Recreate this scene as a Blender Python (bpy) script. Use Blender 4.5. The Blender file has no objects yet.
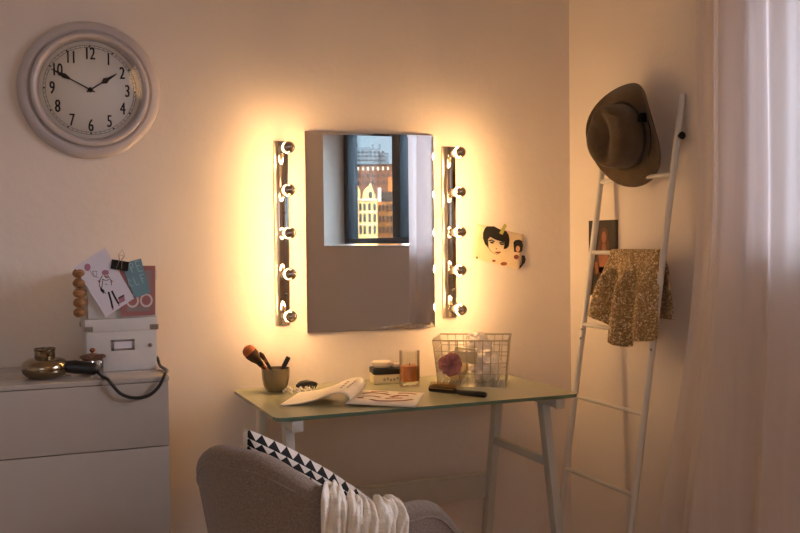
import bpy, bmesh, math, random
from mathutils import Vector, Matrix, Euler, noise as mnoise
random.seed(7)
PI = math.pi
sc = bpy.context.scene
COL = sc.collection
sc.view_settings.view_transform = 'Standard'
sc.view_settings.look = 'None'
sc.view_settings.gamma = 1
sc.view_settings.exposure = 0.18
sc.view_settings.use_curve_mapping = False

# ------------------------------------------------------------------ materials
def lin(c):
    if isinstance(c, str):
        c = [int(c[i:i + 2], 16) / 255 for i in (0, 2, 4)]
    return tuple(((x / 12.92) if x <= .04045 else ((x + .055) / 1.055) ** 2.4) for x in c[:3])

class NT:
    """small helper to write node trees"""
    def __init__(s, tree):
        s.t = tree; s.n = tree.nodes; s.l = tree.links
    def node(s, typ, **kw):
        n = s.n.new(typ)
        for k, v in kw.items():
            if k.startswith('_'):
                setattr(n, k[1:], v)
        return n
    def link(s, a, b):
        s.l.new(a, b)
    def math(s, op, a, b=None):
        n = s.n.new('ShaderNodeMath'); n.operation = op
        for i, v in enumerate((a, b)):
            if v is None: continue
            if isinstance(v, (int, float)): n.inputs[i].default_value = v
            else: s.l.new(v, n.inputs[i])
        return n.outputs[0]
    def noise(s, scale, detail=3, coord='Object', stretch=None):
        tc = s.n.new('ShaderNodeTexCoord'); no = s.n.new('ShaderNodeTexNoise')
        no.inputs['Scale'].default_value = scale; no.inputs['Detail'].default_value = detail
        src = tc.outputs[coord]
        if stretch:
            mp = s.n.new('ShaderNodeMapping'); mp.inputs['Scale'].default_value = stretch
            s.l.new(src, mp.inputs['Vector']); src = mp.outputs[0]
        s.l.new(src, no.inputs['Vector'])
        return no
    def ramp(s, fac, stops):
        r = s.n.new('ShaderNodeValToRGB'); e = r.color_ramp.elements
        while len(e) < len(stops): e.new(.5)
        for i, (p, c) in enumerate(stops):
            e[i].position = p; e[i].color = (*c, 1)
        s.l.new(fac, r.inputs[0])
        return r.outputs[0]

def mat(name, col, rough=.5, metal=0., var=.06, vs=20., bump=0., bs=None, spec=None, sheen=0., coat=0., stretch=None, alpha=1.):
    m = bpy.data.materials.new(name); m.use_nodes = True
    g = NT(m.node_tree); b = g.n['Principled BSDF']
    c = lin(col)
    if var:
        no = g.noise(vs, 4, stretch=stretch)
        lo = tuple(x * (1 - var) for x in c); hi = tuple(min(1, x * (1 + var)) for x in c)
        g.link(g.ramp(no.outputs['Fac'], [(.3, lo), (.7, hi)]), b.inputs['Base Color'])
    else:
        b.inputs['Base Color'].default_value = (*c, 1)
    b.inputs['Roughness'].default_value = rough
    b.inputs['Metallic'].default_value = metal
    if spec is not None: b.inputs['Specular IOR Level'].default_value = spec
    if sheen:
        b.inputs['Sheen Weight'].default_value = sheen
        b.inputs['Sheen Roughness'].default_value = .4
    if coat:
        b.inputs['Coat Weight'].default_value = coat; b.inputs['Coat Roughness'].default_value = .05
    if bump:
        n2 = g.noise(bs or vs * 4, 3, stretch=stretch); bp = g.n.new('ShaderNodeBump')
        bp.inputs['Strength'].default_value = bump; bp.inputs['Distance'].default_value = .01
        g.link(n2.outputs['Fac'], bp.inputs['Height']); g.link(bp.outputs[0], b.inputs['Normal'])
    return m

def emit(name, col, strength):
    m = bpy.data.materials.new(name); m.use_nodes = True
    g = NT(m.node_tree); g.n.remove(g.n['Principled BSDF'])
    e = g.n.new('ShaderNodeEmission'); e.inputs[0].default_value = (*col, 1); e.inputs[1].default_value = strength
    g.link(e.outputs[0], g.n['Material Output'].inputs[0])
    return m

def thin_glass(name, tint=(1, 1, 1), refl=.08, rough=.0):
    m = bpy.data.materials.new(name); m.use_nodes = True
    g = NT(m.node_tree); g.n.remove(g.n['Principled BSDF'])
    t = g.n.new('ShaderNodeBsdfTransparent'); t.inputs[0].default_value = (*tint, 1)
    s = g.n.new('ShaderNodeBsdfGlossy'); s.inputs['Roughness'].default_value = rough
    lw = g.n.new('ShaderNodeLayerWeight'); lw.inputs[0].default_value = .25
    f = g.math('ADD', g.math('MULTIPLY', lw.outputs['Fresnel'], .6), refl)
    mx = g.n.new('ShaderNodeMixShader'); g.link(f, mx.inputs[0]); g.link(t.outputs[0], mx.inputs[1]); g.link(s.outputs[0], mx.inputs[2])
    g.link(mx.outputs[0], g.n['Material Output'].inputs[0])
    return m

WALL = mat('painted plaster', 'e4d8cd', .85, var=.025, vs=1.6, bump=.12, bs=35)
CEIL = mat('ceiling paint', 'e8e2da', .9, var=.02)
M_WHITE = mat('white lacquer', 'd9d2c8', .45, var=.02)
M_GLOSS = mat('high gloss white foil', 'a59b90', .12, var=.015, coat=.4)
M_GREYW = mat('grey white powder coat', 'cbc8be', .5, var=.03)
M_BOX = mat('white paperboard', 'cfc9c2', .8, var=.03, bump=.05)
M_STEEL = mat('brushed steel', '9a948c', .35, 1., var=.1)
M_CHROME = mat('polished chrome', 'cfc8bf', .06, 1., var=.02)
M_SATIN = mat('satin nickel', 'd8cfc2', .38, .85, var=.03)
M_SILVER = mat('silvered bulb crown', 'b8aba0', .05, 1., var=.02)
M_BRONZE = mat('polished bronze shell', '93846c', .18, 1., var=.06)
M_BLACKP = mat('black plastic', '15130f', .4, var=.1)
M_BLACK = mat('black ink', '17120f', .7, var=.05)
M_BLACKM = mat('black satin metal', '1d1a18', .35, .5, var=.1)
M_PAPER = mat('white card', 'd8d0d6', .7, var=.02)
M_PAPERW = mat('magazine paper', 'eadfd0', .5, var=.03, spec=.5)
M_CREAMP = mat('cream printed paper', 'e6cfa8', .75, var=.03)
M_FELT = mat('brown wool felt', '5b4a33', .95, var=.18, vs=30, bump=.5, bs=260, sheen=.25)
M_FELTD = mat('dark felt band', '3a2f22', .9, var=.15, vs=40, bump=.3)
M_CHAIR = mat('grey brown woven upholstery', '8a7868', .95, var=.22, vs=220, bump=.4, bs=420, sheen=.2)
M_THROW = mat('cream crinkled cotton', 'efe2cf', .95, var=.08, vs=60, bump=.5, bs=140, sheen=.2)
M_CLOTH = mat('soft white cloth', 'f4ebdf', .95, var=.06, vs=50, bump=.3, bs=120)
M_WOOD = mat('oiled beech', 'a8703c', .5, var=.25, vs=18, bump=.1, stretch=(1, 1, 6))
M_OAK = mat('oak legs', 'a07a50', .5, var=.2, vs=14, stretch=(6, 6, 1))
M_BEAD = mat('turned wooden bead', '9a6c42', .45, var=.3, vs=60, stretch=(1, 1, 4))
M_FRAME = mat('anthracite window frame', '2c3238', .45, var=.04)
M_PINK = mat('dusty pink print', 'a06862', .75, var=.04)
M_PINKG = mat('grey print panel', '8d7e7a', .75, var=.05)
M_TEAL = mat('teal card', '6a8c94', .75, var=.05)
M_ROSE = mat('rose tulle', 'cc8a82', .9, var=.1, vs=60, sheen=.3)
M_SKIN = mat('printed skin tone', 'd9a57e', .7, var=.04)
M_LIP = mat('printed brown', '8a4a34', .7, var=.05)
M_MAUVE = mat('printed mauve', 'a8707e', .7, var=.05)
M_LINE = mat('pale printed line', 'cdbfb8', .7, var=.02)
M_TEALL = mat('light teal printed line', 'a8bcbe', .7, var=.02)
M_PEARL = mat('pearl', 'efe6d6', .18, var=.03, coat=.5)
M_TAPE = mat('yellow green washi tape', 'b2ab52', .6, var=.06)
M_PHOTO = mat('dark photo print', '1c120d', .45, var=.2, vs=8)
M_PHOTOB = mat('brown photo shade', '4a2a18', .5, var=.25, vs=20)
M_PHOTOS = mat('dim photo skin', '8a5638', .45, var=.15, vs=30)
M_TINC = mat('cream enamel tin', 'd8c8a2', .4, var=.05)
M_SOAP = mat('pale ceramic pot', 'e8d6c2', .4, var=.03)
M_AMBER = mat('amber wax', 'd8802c', .3, var=.1)
M_BRUSHH = mat('dark brush hair', '3a2114', .9, var=.2, vs=200, stretch=(8, 8, 1))
M_BRUSHT = mat('lit copper brush hair', 'a05c30', .85, var=.2, vs=200, stretch=(8, 8, 1))
M_COPPER = mat('copper ferrule', 'a8683f', .25, .9, var=.05)
M_CUP = mat('smoked metal cup', '857a62', .2, .65, var=.08)
M_BRIST = mat('tan bristles', 'a2783c', .7, var=.15)
M_WIRE = mat('nickel wire', 'c4b8a4', .3, 1., var=.05)
M_CLOCKW = mat('white painted clock case', 'bdb4b4', .35, var=.03, vs=10)
M_DIAL = mat('ivory dial', 'f3ebdf', .6, var=.02)
M_RIB = mat('brown ribbon', '6e4a34', .5, var=.15)
M_GLASS = thin_glass('clear glass', (.97, .97, .95), .05)
M_GLASSD = thin_glass('dial glass', (1, 1, 1), .0)
M_PANE = thin_glass('window glass', (1, 1, 1), .0)
M_RIBG = thin_glass('ribbed glass', (.80, .77, .73), .25, .12)
M_BULB = emit('lit bulb glass', (1.0, .57, .23), 228)
M_MIRROR = mat('silvered mirror', 'e6e6e6', .0, 1., var=0)
M_BUMPW = mat('white porcelain socket', 'efe6d8', .35, var=.02)

def floor_mat():
    m = bpy.data.materials.new('oak floor planks'); m.use_nodes = True
    g = NT(m.node_tree); b = g.n['Principled BSDF']
    tc = g.n.new('ShaderNodeTexCoord'); br = g.n.new('ShaderNodeTexBrick')
    br.inputs['Scale'].default_value = 1.0; br.inputs['Brick Width'].default_value = 1.4; br.inputs['Row Height'].default_value = .14
    br.inputs['Mortar Size'].default_value = .002
    br.inputs['Color1'].default_value = (*lin('cfae86'), 1); br.inputs['Color2'].default_value = (*lin('c19c72'), 1); br.inputs['Mortar'].default_value = (*lin('8a6a48'), 1)
    g.link(tc.outputs['Object'], br.inputs['Vector']); g.link(br.outputs[0], b.inputs['Base Color']); b.inputs['Roughness'].default_value = .45
    return m
M_FLOOR = floor_mat()

def desk_glass():
    m = bpy.data.materials.new('pale green patterned glass'); m.use_nodes = True
    g = NT(m.node_tree); b = g.n['Principled BSDF']
    no = g.noise(3, 2)
    g.link(g.ramp(no.outputs['Fac'], [(.3, lin('f0eec4')), (.7, lin('f6f2cc'))]), b.inputs['Base Color'])
    b.inputs['Roughness'].default_value = .5; b.inputs['Specular IOR Level'].default_value = 0
    t = g.n.new('ShaderNodeBsdfTransparent'); t.inputs[0].default_value = (*lin('eef0d8'), 1)
    mx = g.n.new('ShaderNodeMixShader'); mx.inputs[0].default_value = .58
    g.link(t.outputs[0], mx.inputs[1]); g.link(b.outputs[0], mx.inputs[2])
    gs = g.n.new('ShaderNodeBsdfGlossy'); gs.inputs['Roughness'].default_value = .06
    fr = g.n.new('ShaderNodeFresnel'); fr.inputs[0].default_value = 1.6
    m2 = g.n.new('ShaderNodeMixShader'); g.link(fr.outputs[0], m2.inputs[0]); g.link(mx.outputs[0], m2.inputs[1]); g.link(gs.outputs[0], m2.inputs[2])
    g.link(m2.outputs[0], g.n['Material Output'].inputs[0])
    return m
M_DESK = desk_glass()
M_DESKE = mat('green glass edge', '5f7a62', .15, var=.1, vs=6, coat=.5)

def curtain_mat():
    m = bpy.data.materials.new('sheer voile'); m.use_nodes = True
    g = NT(m.node_tree); g.n.remove(g.n['Principled BSDF'])
    no = g.noise(40, 2, stretch=(1, 1, .05))
    c = g.ramp(no.outputs['Fac'], [(.3, lin('ebe2de')), (.7, lin('f0e8e4'))])
    d = g.n.new('ShaderNodeBsdfDiffuse'); tl = g.n.new('ShaderNodeBsdfTranslucent'); tp = g.n.new('ShaderNodeBsdfTransparent')
    g.link(c, d.inputs[0]); g.link(c, tl.inputs[0])
    a = g.n.new('ShaderNodeMixShader'); a.inputs[0].default_value = .52; g.link(d.outputs[0], a.inputs[1]); g.link(tl.outputs[0], a.inputs[2])
    e = g.n.new('ShaderNodeMixShader'); e.inputs[0].default_value = .09; g.link(a.outputs[0], e.inputs[1]); g.link(tp.outputs[0], e.inputs[2])
    g.link(e.outputs[0], g.n['Material Output'].inputs[0])
    return m
M_VOILE = curtain_mat()

def sequin_mat():
    m = bpy.data.materials.new('gold sequins'); m.use_nodes = True
    g = NT(m.node_tree); b = g.n['Principled BSDF']
    tc = g.n.new('ShaderNodeTexCoord'); v = g.n.new('ShaderNodeTexVoronoi'); v.inputs['Scale'].default_value = 230
    g.link(tc.outputs['Object'], v.inputs['Vector'])
    sp = g.n.new('ShaderNodeSeparateColor'); g.link(v.outputs['Color'], sp.inputs[0])
    g.link(g.ramp(sp.outputs[0], [(.0, lin('98805a')), (.5, lin('b89a6c')), (.8, lin('dcc294')), (1., lin('fff2d8'))]), b.inputs['Base Color'])
    b.inputs['Metallic'].default_value = .45; b.inputs['Roughness'].default_value = .4
    bp = g.n.new('ShaderNodeBump'); bp.inputs['Strength'].default_value = .9; bp.inputs['Distance'].default_value = .006
    h = g.math('ADD', sp.outputs[1], v.outputs['Distance'])
    g.link(h, bp.inputs['Height']); g.link(bp.outputs[0], b.inputs['Normal'])
    return m
M_SEQ = sequin_mat()

def pillow_mat():
    m = bpy.data.materials.new('black and white triangle print'); m.use_nodes = True
    g = NT(m.node_tree); b = g.n['Principled BSDF']
    uv = g.n.new('ShaderNodeUVMap'); uv.uv_map = 'UVMap'
    sp = g.n.new('ShaderNodeSeparateXYZ'); g.link(uv.outputs[0], sp.inputs[0])
    n = 11.5
    fu = g.math('FRACT', g.math('MULTIPLY', sp.outputs[0], n)); fv = g.math('FRACT', g.math('MULTIPLY', sp.outputs[1], 20.0))
    tri = g.math('ABSOLUTE', g.math('SUBTRACT', g.math('MULTIPLY', fu, 2.), 1.))
    blk = g.math('LESS_THAN', g.math('ADD', g.math('MULTIPLY', tri, .90), fv), 1.02)
    mar = g.math('MULTIPLY', g.math('GREATER_THAN', sp.outputs[0], .03), g.math('LESS_THAN', sp.outputs[0], .86))
    blk = g.math('MULTIPLY', blk, mar)
    mx = g.n.new('ShaderNodeMix'); mx.data_type = 'RGBA'
    mx.inputs[6].default_value = (*lin('dcd0c0'), 1); mx.inputs[7].default_value = (*lin('14110f'), 1)
    g.link(blk, mx.inputs[0]); g.link(mx.outputs[2], b.inputs['Base Color'])
    b.inputs['Roughness'].default_value = .9
    no = g.noise(300, 2); bp = g.n.new('ShaderNodeBump'); bp.inputs['Strength'].default_value = .2
    g.link(no.outputs[0], bp.inputs['Height']); g.link(bp.outputs[0], b.inputs['Normal'])
    return m
M_PILLOW = pillow_mat()

# ------------------------------------------------------------------ mesh helpers
def new(): return bmesh.new()
I4 = Matrix.Identity(4)

def add_box(bm, c, s, rot=None, bev=0., mi=0, seg=2):
    M = Matrix.Translation(Vector(c)) @ (rot.to_4x4() if rot is not None else I4) @ Matrix.Diagonal((*s, 1))
    r = bmesh.ops.create_cube(bm, size=1, matrix=M)
    vs = r['verts']; fs = list({f for v in vs for f in v.link_faces})
    for f in fs: f.material_index = mi
    if bev:
        es = list({e for v in vs for e in v.link_edges})
        rb = bmesh.ops.bevel(bm, geom=es, offset=bev, segments=seg, affect='EDGES', profile=.5)
        for f in rb['faces']: f.material_index = mi

def frames(pts, closed=False):
    P = [Vector(p) for p in pts]; n = len(P); T = []
    for i in range(n):
        a = P[(i - 1) % n] if (closed or i > 0) else P[i]; b = P[(i + 1) % n] if (closed or i < n - 1) else P[i]
        T.append((b - a).normalized())
    up = Vector((0, 0, 1)) if abs(T[0].z) < .9 else Vector((1, 0, 0))
    N = (up - T[0] * up.dot(T[0])).normalized(); out = []
    for i in range(n):
        N = (N - T[i] * N.dot(T[i])); N.normalize(); out.append((P[i], N.copy(), T[i].cross(N)))
    return out

def add_tube(bm, pts, r, seg=8, closed=False, mi=0, sq=None):
    fr = frames(pts, closed); rings = []
    for i, (p, n, b) in enumerate(fr):
        rr = r[i] if isinstance(r, (list, tuple)) else r
        ring = []
        for k in range(seg):
            a = 2 * PI * k / seg
            ring.append(bm.verts.new(p + n * (math.cos(a) * rr * (sq[0] if sq else 1)) + b * (math.sin(a) * rr * (sq[1] if sq else 1))))
        rings.append(ring)
    m = len(rings)
    for i in range(m if closed else m - 1):
        A, B = rings[i], rings[(i + 1) % m]
        for k in range(seg):
            f = bm.faces.new((A[k], A[(k + 1) % seg], B[(k + 1) % seg], B[k])); f.material_index = mi; f.smooth = True
    if not closed:
        for R_ in (rings[0][::-1], rings[-1]):
            f = bm.faces.new(R_); f.material_index = mi

def add_lathe(bm, prof, seg=32, M=None, mi=0, fn=None):
    M = M or I4; rings = []
    for j, (r, z) in enumerate(prof):
        if r < 1e-6:
            rings.append([bm.verts.new(M @ Vector((0, 0, z)))])
        else:
            ring = []
            for k in range(seg):
                a = 2 * PI * k / seg; rr = r * (fn(a, j) if fn else 1)
                ring.append(bm.verts.new(M @ Vector((rr * math.cos(a), rr * math.sin(a), z))))
            rings.append(ring)
    for A, B in zip(rings, rings[1:]):
        if len(A) == 1 and len(B) == 1: continue
        for k in range(seg):
            k2 = (k + 1) % seg
            if len(A) == 1: vs = (A[0], B[k], B[k2])
            elif len(B) == 1: vs = (A[k], B[0], A[k2])
            else: vs = (A[k], B[k], B[k2], A[k2])
            f = bm.faces.new(vs); f.material_index = mi; f.smooth = True

def add_sphere(bm, c, r, u=16, v=10, mi=0, M=None):
    S = Matrix.Translation(Vector(c)) @ (M or I4) @ Matrix.Scale(r, 4)
    rr = bmesh.ops.create_uvsphere(bm, u_segments=u, v_segments=v, radius=1, matrix=S)
    for f in {f for x in rr['verts'] for f in x.link_faces}: f.material_index = mi; f.smooth = True

def add_sheet(bm, fn, nu, nv, mi=0, uv=None, wrap=False):
    g = [[bm.verts.new(Vector(fn(i / nu, j / nv))) for j in range(nv + 1)] for i in range(nu + (0 if wrap else 1))]
    n = len(g)
    for i in range(nu):
        for j in range(nv):
            a, b = g[i], g[(i + 1) % n]
            f = bm.faces.new((a[j], b[j], b[j + 1], a[j + 1])); f.material_index = mi; f.smooth = True
            if uv is not None:
                for lp, (p, q) in zip(f.loops, ((i, j), (i + 1, j), (i + 1, j + 1), (i, j + 1))):
                    lp[uv].uv = (p / nu, q / nv)
    return g

def add_prism(bm, pts, M, d, mi=0):
    """polygon in the local xy plane, from z=0 to z=d"""
    a = [bm.verts.new(M @ Vector((x, y, 0))) for x, y in pts]
    b = [bm.verts.new(M @ Vector((x, y, d))) for x, y in pts]
    n = len(pts)
    for vs in (a[::-1], b):
        f = bm.faces.new(vs); f.material_index = mi
    for i in range(n):
        f = bm.faces.new((a[i], a[(i + 1) % n], b[(i + 1) % n], b[i])); f.material_index = mi

def disc(cx, cy, r, n=20, ry=None):
    return [(cx + r * math.cos(2 * PI * k / n), cy + (ry or r) * math.sin(2 * PI * k / n)) for k in range(n)]

def stroke(pts, w):
    """flat ribbon polygon along a 2D polyline"""
    L, R_ = [], []
    for i, p in enumerate(pts):
        a = Vector(pts[max(0, i - 1)]); b = Vector(pts[min(len(pts) - 1, i + 1)]); t = (b - a).normalized(); n = Vector((-t.y, t.x)) * w / 2
        L.append((p[0] + n.x, p[1] + n.y)); R_.append((p[0] - n.x, p[1] - n.y))
    return L + R_[::-1]

def finish(name, bm, mats, parent=None, ang=35, smooth=True):
    bmesh.ops.recalc_face_normals(bm, faces=bm.faces[:])
    me = bpy.data.meshes.new(name); bm.to_mesh(me); bm.free()
    for m in (mats if isinstance(mats, (list, tuple)) else [mats]): me.materials.append(m)
    if smooth:
        for p in me.polygons: p.use_smooth = True
        me.set_sharp_from_angle(angle=math.radians(ang))
    o = bpy.data.objects.new(name, me); COL.objects.link(o)
    if parent: o.parent = parent
    return o

def thing(name, label, cat, loc=(0, 0, 0), rz=0., group=None):
    o = bpy.data.objects.new(name, None); o.empty_display_size = .05; COL.objects.link(o)
    o.location = loc; o.rotation_euler = (0, 0, rz)
    return tag(o, label, cat, group)

def tag(o, label, cat, group=None):
    o['label'] = label; o['category'] = cat
    if group: o['group'] = group
    return o

def struct(name, bm, m, parent=None):
    o = finish(name, bm, m, parent)
    if not parent: o['kind'] = 'structure'
    return o

def solid(o, t, off=0.):
    md = o.modifiers.new('thickness', 'SOLIDIFY'); md.thickness = t; md.offset = off
    return o

def subsurf(o, n=1):
    md = o.modifiers.new('smooth', 'SUBSURF'); md.levels = n; md.render_levels = n
    return o

def dup(root, loc=None, rz=None, label=None):
    r = root.copy(); COL.objects.link(r)
    if loc is not None: r.location = loc
    if rz is not None: r.rotation_euler = (0, 0, rz)
    if label: r['label'] = label
    for ch in list(root.children):
        c = ch.copy(); COL.objects.link(c); c.parent = r
        for g in list(ch.children):
            d = g.copy(); COL.objects.link(d); d.parent = c
    return r

def add_text(bm, s, size, M, mi=0, depth=.0006, xs=1., shear=0., bold=0.):
    cu = bpy.data.curves.new('t', 'FONT'); cu.body = s; cu.size = size; cu.extrude = depth / 2; cu.align_x = 'CENTER'; cu.align_y = 'CENTER'; cu.shear = shear
    cu.resolution_u = 6; cu.offset = bold
    ob = bpy.data.objects.new('t', cu); COL.objects.link(ob)
    me = bpy.data.meshes.new_from_object(ob.evaluated_get(bpy.context.evaluated_depsgraph_get()))
    bpy.data.objects.remove(ob); bpy.data.curves.remove(cu)
    me.transform(M @ Matrix.Diagonal((xs, 1, 1, 1)))
    n0 = len(bm.faces); bm.from_mesh(me); bpy.data.meshes.remove(me)
    bm.faces.ensure_lookup_table()
    for f in bm.faces[n0:]: f.material_index = mi

def axes(o, x, y, z):
    """matrix with the given axes and origin"""
    return Matrix(((x[0], y[0], z[0], o[0]), (x[1], y[1], z[1], o[1]), (x[2], y[2], z[2], o[2]), (0, 0, 0, 1)))
# a vertical picture plane on the back wall: local x = world x, local y = up, local z = towards the room
def wallplane(x, y, z, rot=0.):
    return axes((x, y, z), (1, 0, 0), (0, 0, 1), (0, -1, 0)) @ Matrix.Rotation(rot, 4, 'Z')

# ------------------------------------------------------------------ camera
cam = bpy.data.cameras.new('camera'); cam.sensor_width = 36; cam.lens = 36 * 937.5 / 800; cam.clip_start = .05; cam.clip_end = 2000
co = bpy.data.objects.new('camera', cam); COL.objects.link(co); sc.camera = co
yaw, pitch, roll = math.radians(22.09), math.radians(1.49), math.radians(-.58)
fwd = Vector((math.sin(yaw) * math.cos(pitch), math.cos(yaw) * math.cos(pitch), -math.sin(pitch)))
rt = Vector((math.cos(yaw), -math.sin(yaw), 0)); up = rt.cross(fwd)
r2 = rt * math.cos(roll) + up * math.sin(roll); u2 = -rt * math.sin(roll) + up * math.cos(roll)
co.matrix_world = axes((0, -2.97, 1.2), r2, u2, -fwd)

# ------------------------------------------------------------------ room
XR, XL, YF, CH = 1.884, -2.3, -4.7, 2.62
TH = .22
WY0, WY1, WZ0, WZ1 = -3.04, -1.05, 1.17, 1.99      # window_1 opening in the right wall
bm = new(); add_box(bm, ((XL + XR) / 2, TH / 2, CH / 2), (XR - XL + 2 * TH, TH, CH)); struct('wall_back', bm, WALL)
bm = new()
def rw(y0, y1, z0, z1): add_box(bm, (XR + TH / 2, (y0 + y1) / 2, (z0 + z1) / 2), (TH, y1 - y0, z1 - z0))
rw(YF, WY0, 0, CH); rw(WY1, 0, 0, CH); rw(WY0, WY1, 0, WZ0); rw(WY0, WY1, WZ1, CH)
struct('wall_right', bm, WALL)
bm = new(); add_box(bm, (XL - TH / 2, YF / 2, CH / 2), (TH, -YF, CH)); struct('wall_left', bm, WALL)
# front wall with an unseen window added for fill light (behind the camera)
FX0, FX1, FZ0, FZ1 = -2.15, -.35, 1.0, 2.2
bm = new()
def fw(x0, x1, z0, z1): add_box(bm, ((x0 + x1) / 2, YF - TH / 2, (z0 + z1) / 2), (x1 - x0, TH, z1 - z0))
fw(XL - TH, FX0, 0, CH); fw(FX1, XR + TH, 0, CH); fw(FX0, FX1, 0, FZ0); fw(FX0, FX1, FZ1, CH)
struct('wall_front', bm, WALL)
bm = new(); add_box(bm, ((XL + XR) / 2, YF / 2, -.06), (XR - XL + 2 * TH, -YF + 2 * TH, .12)); struct('floor', bm, M_FLOOR)
bm = new(); add_box(bm, ((XL + XR) / 2, YF / 2, CH + .06), (XR - XL + 2 * TH, -YF + 2 * TH, .12)); struct('ceiling', bm, CEIL)
bm = new(); add_box(bm, ((XL + XR) / 2, -.007, .045), (XR - XL, .014, .09), bev=.003); struct('baseboard_back', bm, M_WHITE)
bm = new(); add_box(bm, (XR - .007, (YF - .014) / 2, .045), (.014, -YF - .014, .09), bev=.003); struct('baseboard_right', bm, M_WHITE)

def window(name, fx, y0, y1, z0, z1, mull, bar=.07):
    """casement frame in the plane x = fx; mull: list of (y, width)"""
    f = new(); d = .07
    def b(ya, yb, za, zb, dd=d): add_box(f, (fx, (ya + yb) / 2, (za + zb) / 2), (dd, yb - ya, zb - za), bev=.004)
    b(y0, y0 + bar, z0, z1); b(y1 - bar, y1, z0, z1); b(y0 + bar, y1 - bar, z0, z0 + .035); b(y0 + bar, y1 - bar, z1 - .055, z1)
    for (ym, w) in mull: b(ym - w / 2, ym + w / 2, z0 + .035, z1 - .055)
    w = struct(name, f, M_FRAME)
    ed = [y0 + bar] + [v for (ym, wd) in mull for v in (ym - wd / 2, ym + wd / 2)] + [y1 - bar]
    for k in range(0, len(ed), 2):
        g = new(); add_box(g, (fx + .01, (ed[k] + ed[k + 1]) / 2, (z0 + z1) / 2 - .01), (.006, ed[k + 1] - ed[k] + .01, z1 - z0 - .08)); finish('pane', g, M_PANE, w)
    return w
window('window_1', 2.06, WY0 + .003, WY1 - .003, WZ0 + .022, WZ1 - .003, [(-2.10, .12)], .085)
bm = new(); add_box(bm, (XR + .07, (WY0 + WY1) / 2, WZ0 + .006), (.138, WY1 - WY0 - .006, .012), bev=.002); struct('trim_1', bm, M_WHITE)
# fill_window in the front wall, added as an opening for fill light
f = new(); fy = YF - .1
for (xa, xb, za, zb) in ((FX0, FX0 + .07, FZ0, FZ1), (FX1 - .07, FX1, FZ0, FZ1), (FX0 + .07, FX1 - .07, FZ0, FZ0 + .06), (FX0 + .07, FX1 - .07, FZ1 - .06, FZ1), (-1.29, -1.21, FZ0 + .06, FZ1 - .06)):
    add_box(f, ((xa + xb) / 2, fy, (za + zb) / 2), (xb - xa, .07, zb - za), bev=.004)
w2 = struct('fill_window', f, M_FRAME)
for (xa, xb) in ((FX0 + .07, -1.29), (-1.21, FX1 - .07)):
    g = new(); add_box(g, ((xa + xb) / 2, fy, (FZ0 + FZ1) / 2), (xb - xa, .006, FZ1 - FZ0 - .12)); finish('pane', g, M_PANE, w2)

# ------------------------------------------------------------------ wall clock
ck = thing('wall_clock', 'large round white wall clock with black numerals hanging high on the back wall', 'clock', (.206, 0, 1.664))
RY = Matrix.Rotation(PI / 2, 4, 'X')      # lathe axis z -> -y
bm = new()
add_lathe(bm, [(.0, .002), (.201, .002), (.2045, .006), (.2045, .012), (.200, .022), (.19, .030), (.178, .031), (.170, .026), (.168, .024)], 96, RY); finish('rim', bm, M_CLOCKW, ck)
bm = new(); add_lathe(bm, [(.168, .020), (.170, .034), (.166, .042), (.160, .044), (.154, .041), (.149, .030), (.147, .016), (.14, .012)], 96, RY); finish('bezel', bm, M_CLOCKW, ck)
bm = new(); add_lathe(bm, [(.0, .0145), (.149, .0145), (.149, .008), (0, .008)], 96, RY); finish('dial', bm, M_DIAL, ck, smooth=False)
for k in range(12):
    a = 2 * PI * (k + 1) / 12
    bm = new()
    for dx in (-.0008, 0, .0008): add_text(bm, str(k + 1), .052, wallplane(.107 * math.sin(a) + dx, -.0152 - abs(dx) * .05 - (dx > 0) * .00003, .107 * math.cos(a)), xs=.62)
    finish('numeral', bm, M_BLACK, ck, smooth=False)
bm = new()
for rr in (.126, .1325):
    M = wallplane(0, -.0148, 0)
    add_tube(bm, [M @ Vector((rr * math.cos(2 * PI * k / 96), rr * math.sin(2 * PI * k / 96), 0)) for k in range(96)], .0005, 5, True)
for k in range(60):
    a = 2 * PI * k / 60; q = wallplane(0, -.0148, 0) @ Matrix.Rotation(-a, 4, 'Z')
    if k % 5 == 0: add_prism(bm, disc(0, .1295, .0026, 10), q, .0006)
    else: add_prism(bm, [(-.0004, .126), (.0004, .126), (.0004, .1325), (-.0004, .1325)], q, .0004)
finish('minute_track', bm, M_BLACK, ck, smooth=False)
def hand(name, deg, pts, y):
    bm = new(); add_prism(bm, pts, wallplane(0, y, 0, -math.radians(deg)), .0012); finish(name, bm, M_BLACK, ck, smooth=False)
hand('hour_hand', 56, [(-.002, -.012), (.002, -.012), (.0016, .038), (.009, .052), (.004, .064), (.0012, .092), (-.0012, .092), (-.004, .064), (-.009, .052), (-.0016, .038)], -.018)
hand('minute_hand', 297, [(-.002, -.014), (.002, -.014), (.0016, .062), (.0075, .082), (.0032, .096), (.001, .122), (-.001, .122), (-.0032, .096), (-.0075, .082), (-.0016, .062)], -.0205)
bm = new(); add_lathe(bm, [(0, .024), (.006, .0235), (.0075, .021), (.0075, .016), (0, .016)], 24, RY); finish('hub', bm, M_BLACKM, ck)
bm = new(); add_lathe(bm, [(.0, .0325), (.151, .0325), (.151, .031), (0, .031)], 64, RY); finish('cover_glass', bm, M_GLASSD, ck)

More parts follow.
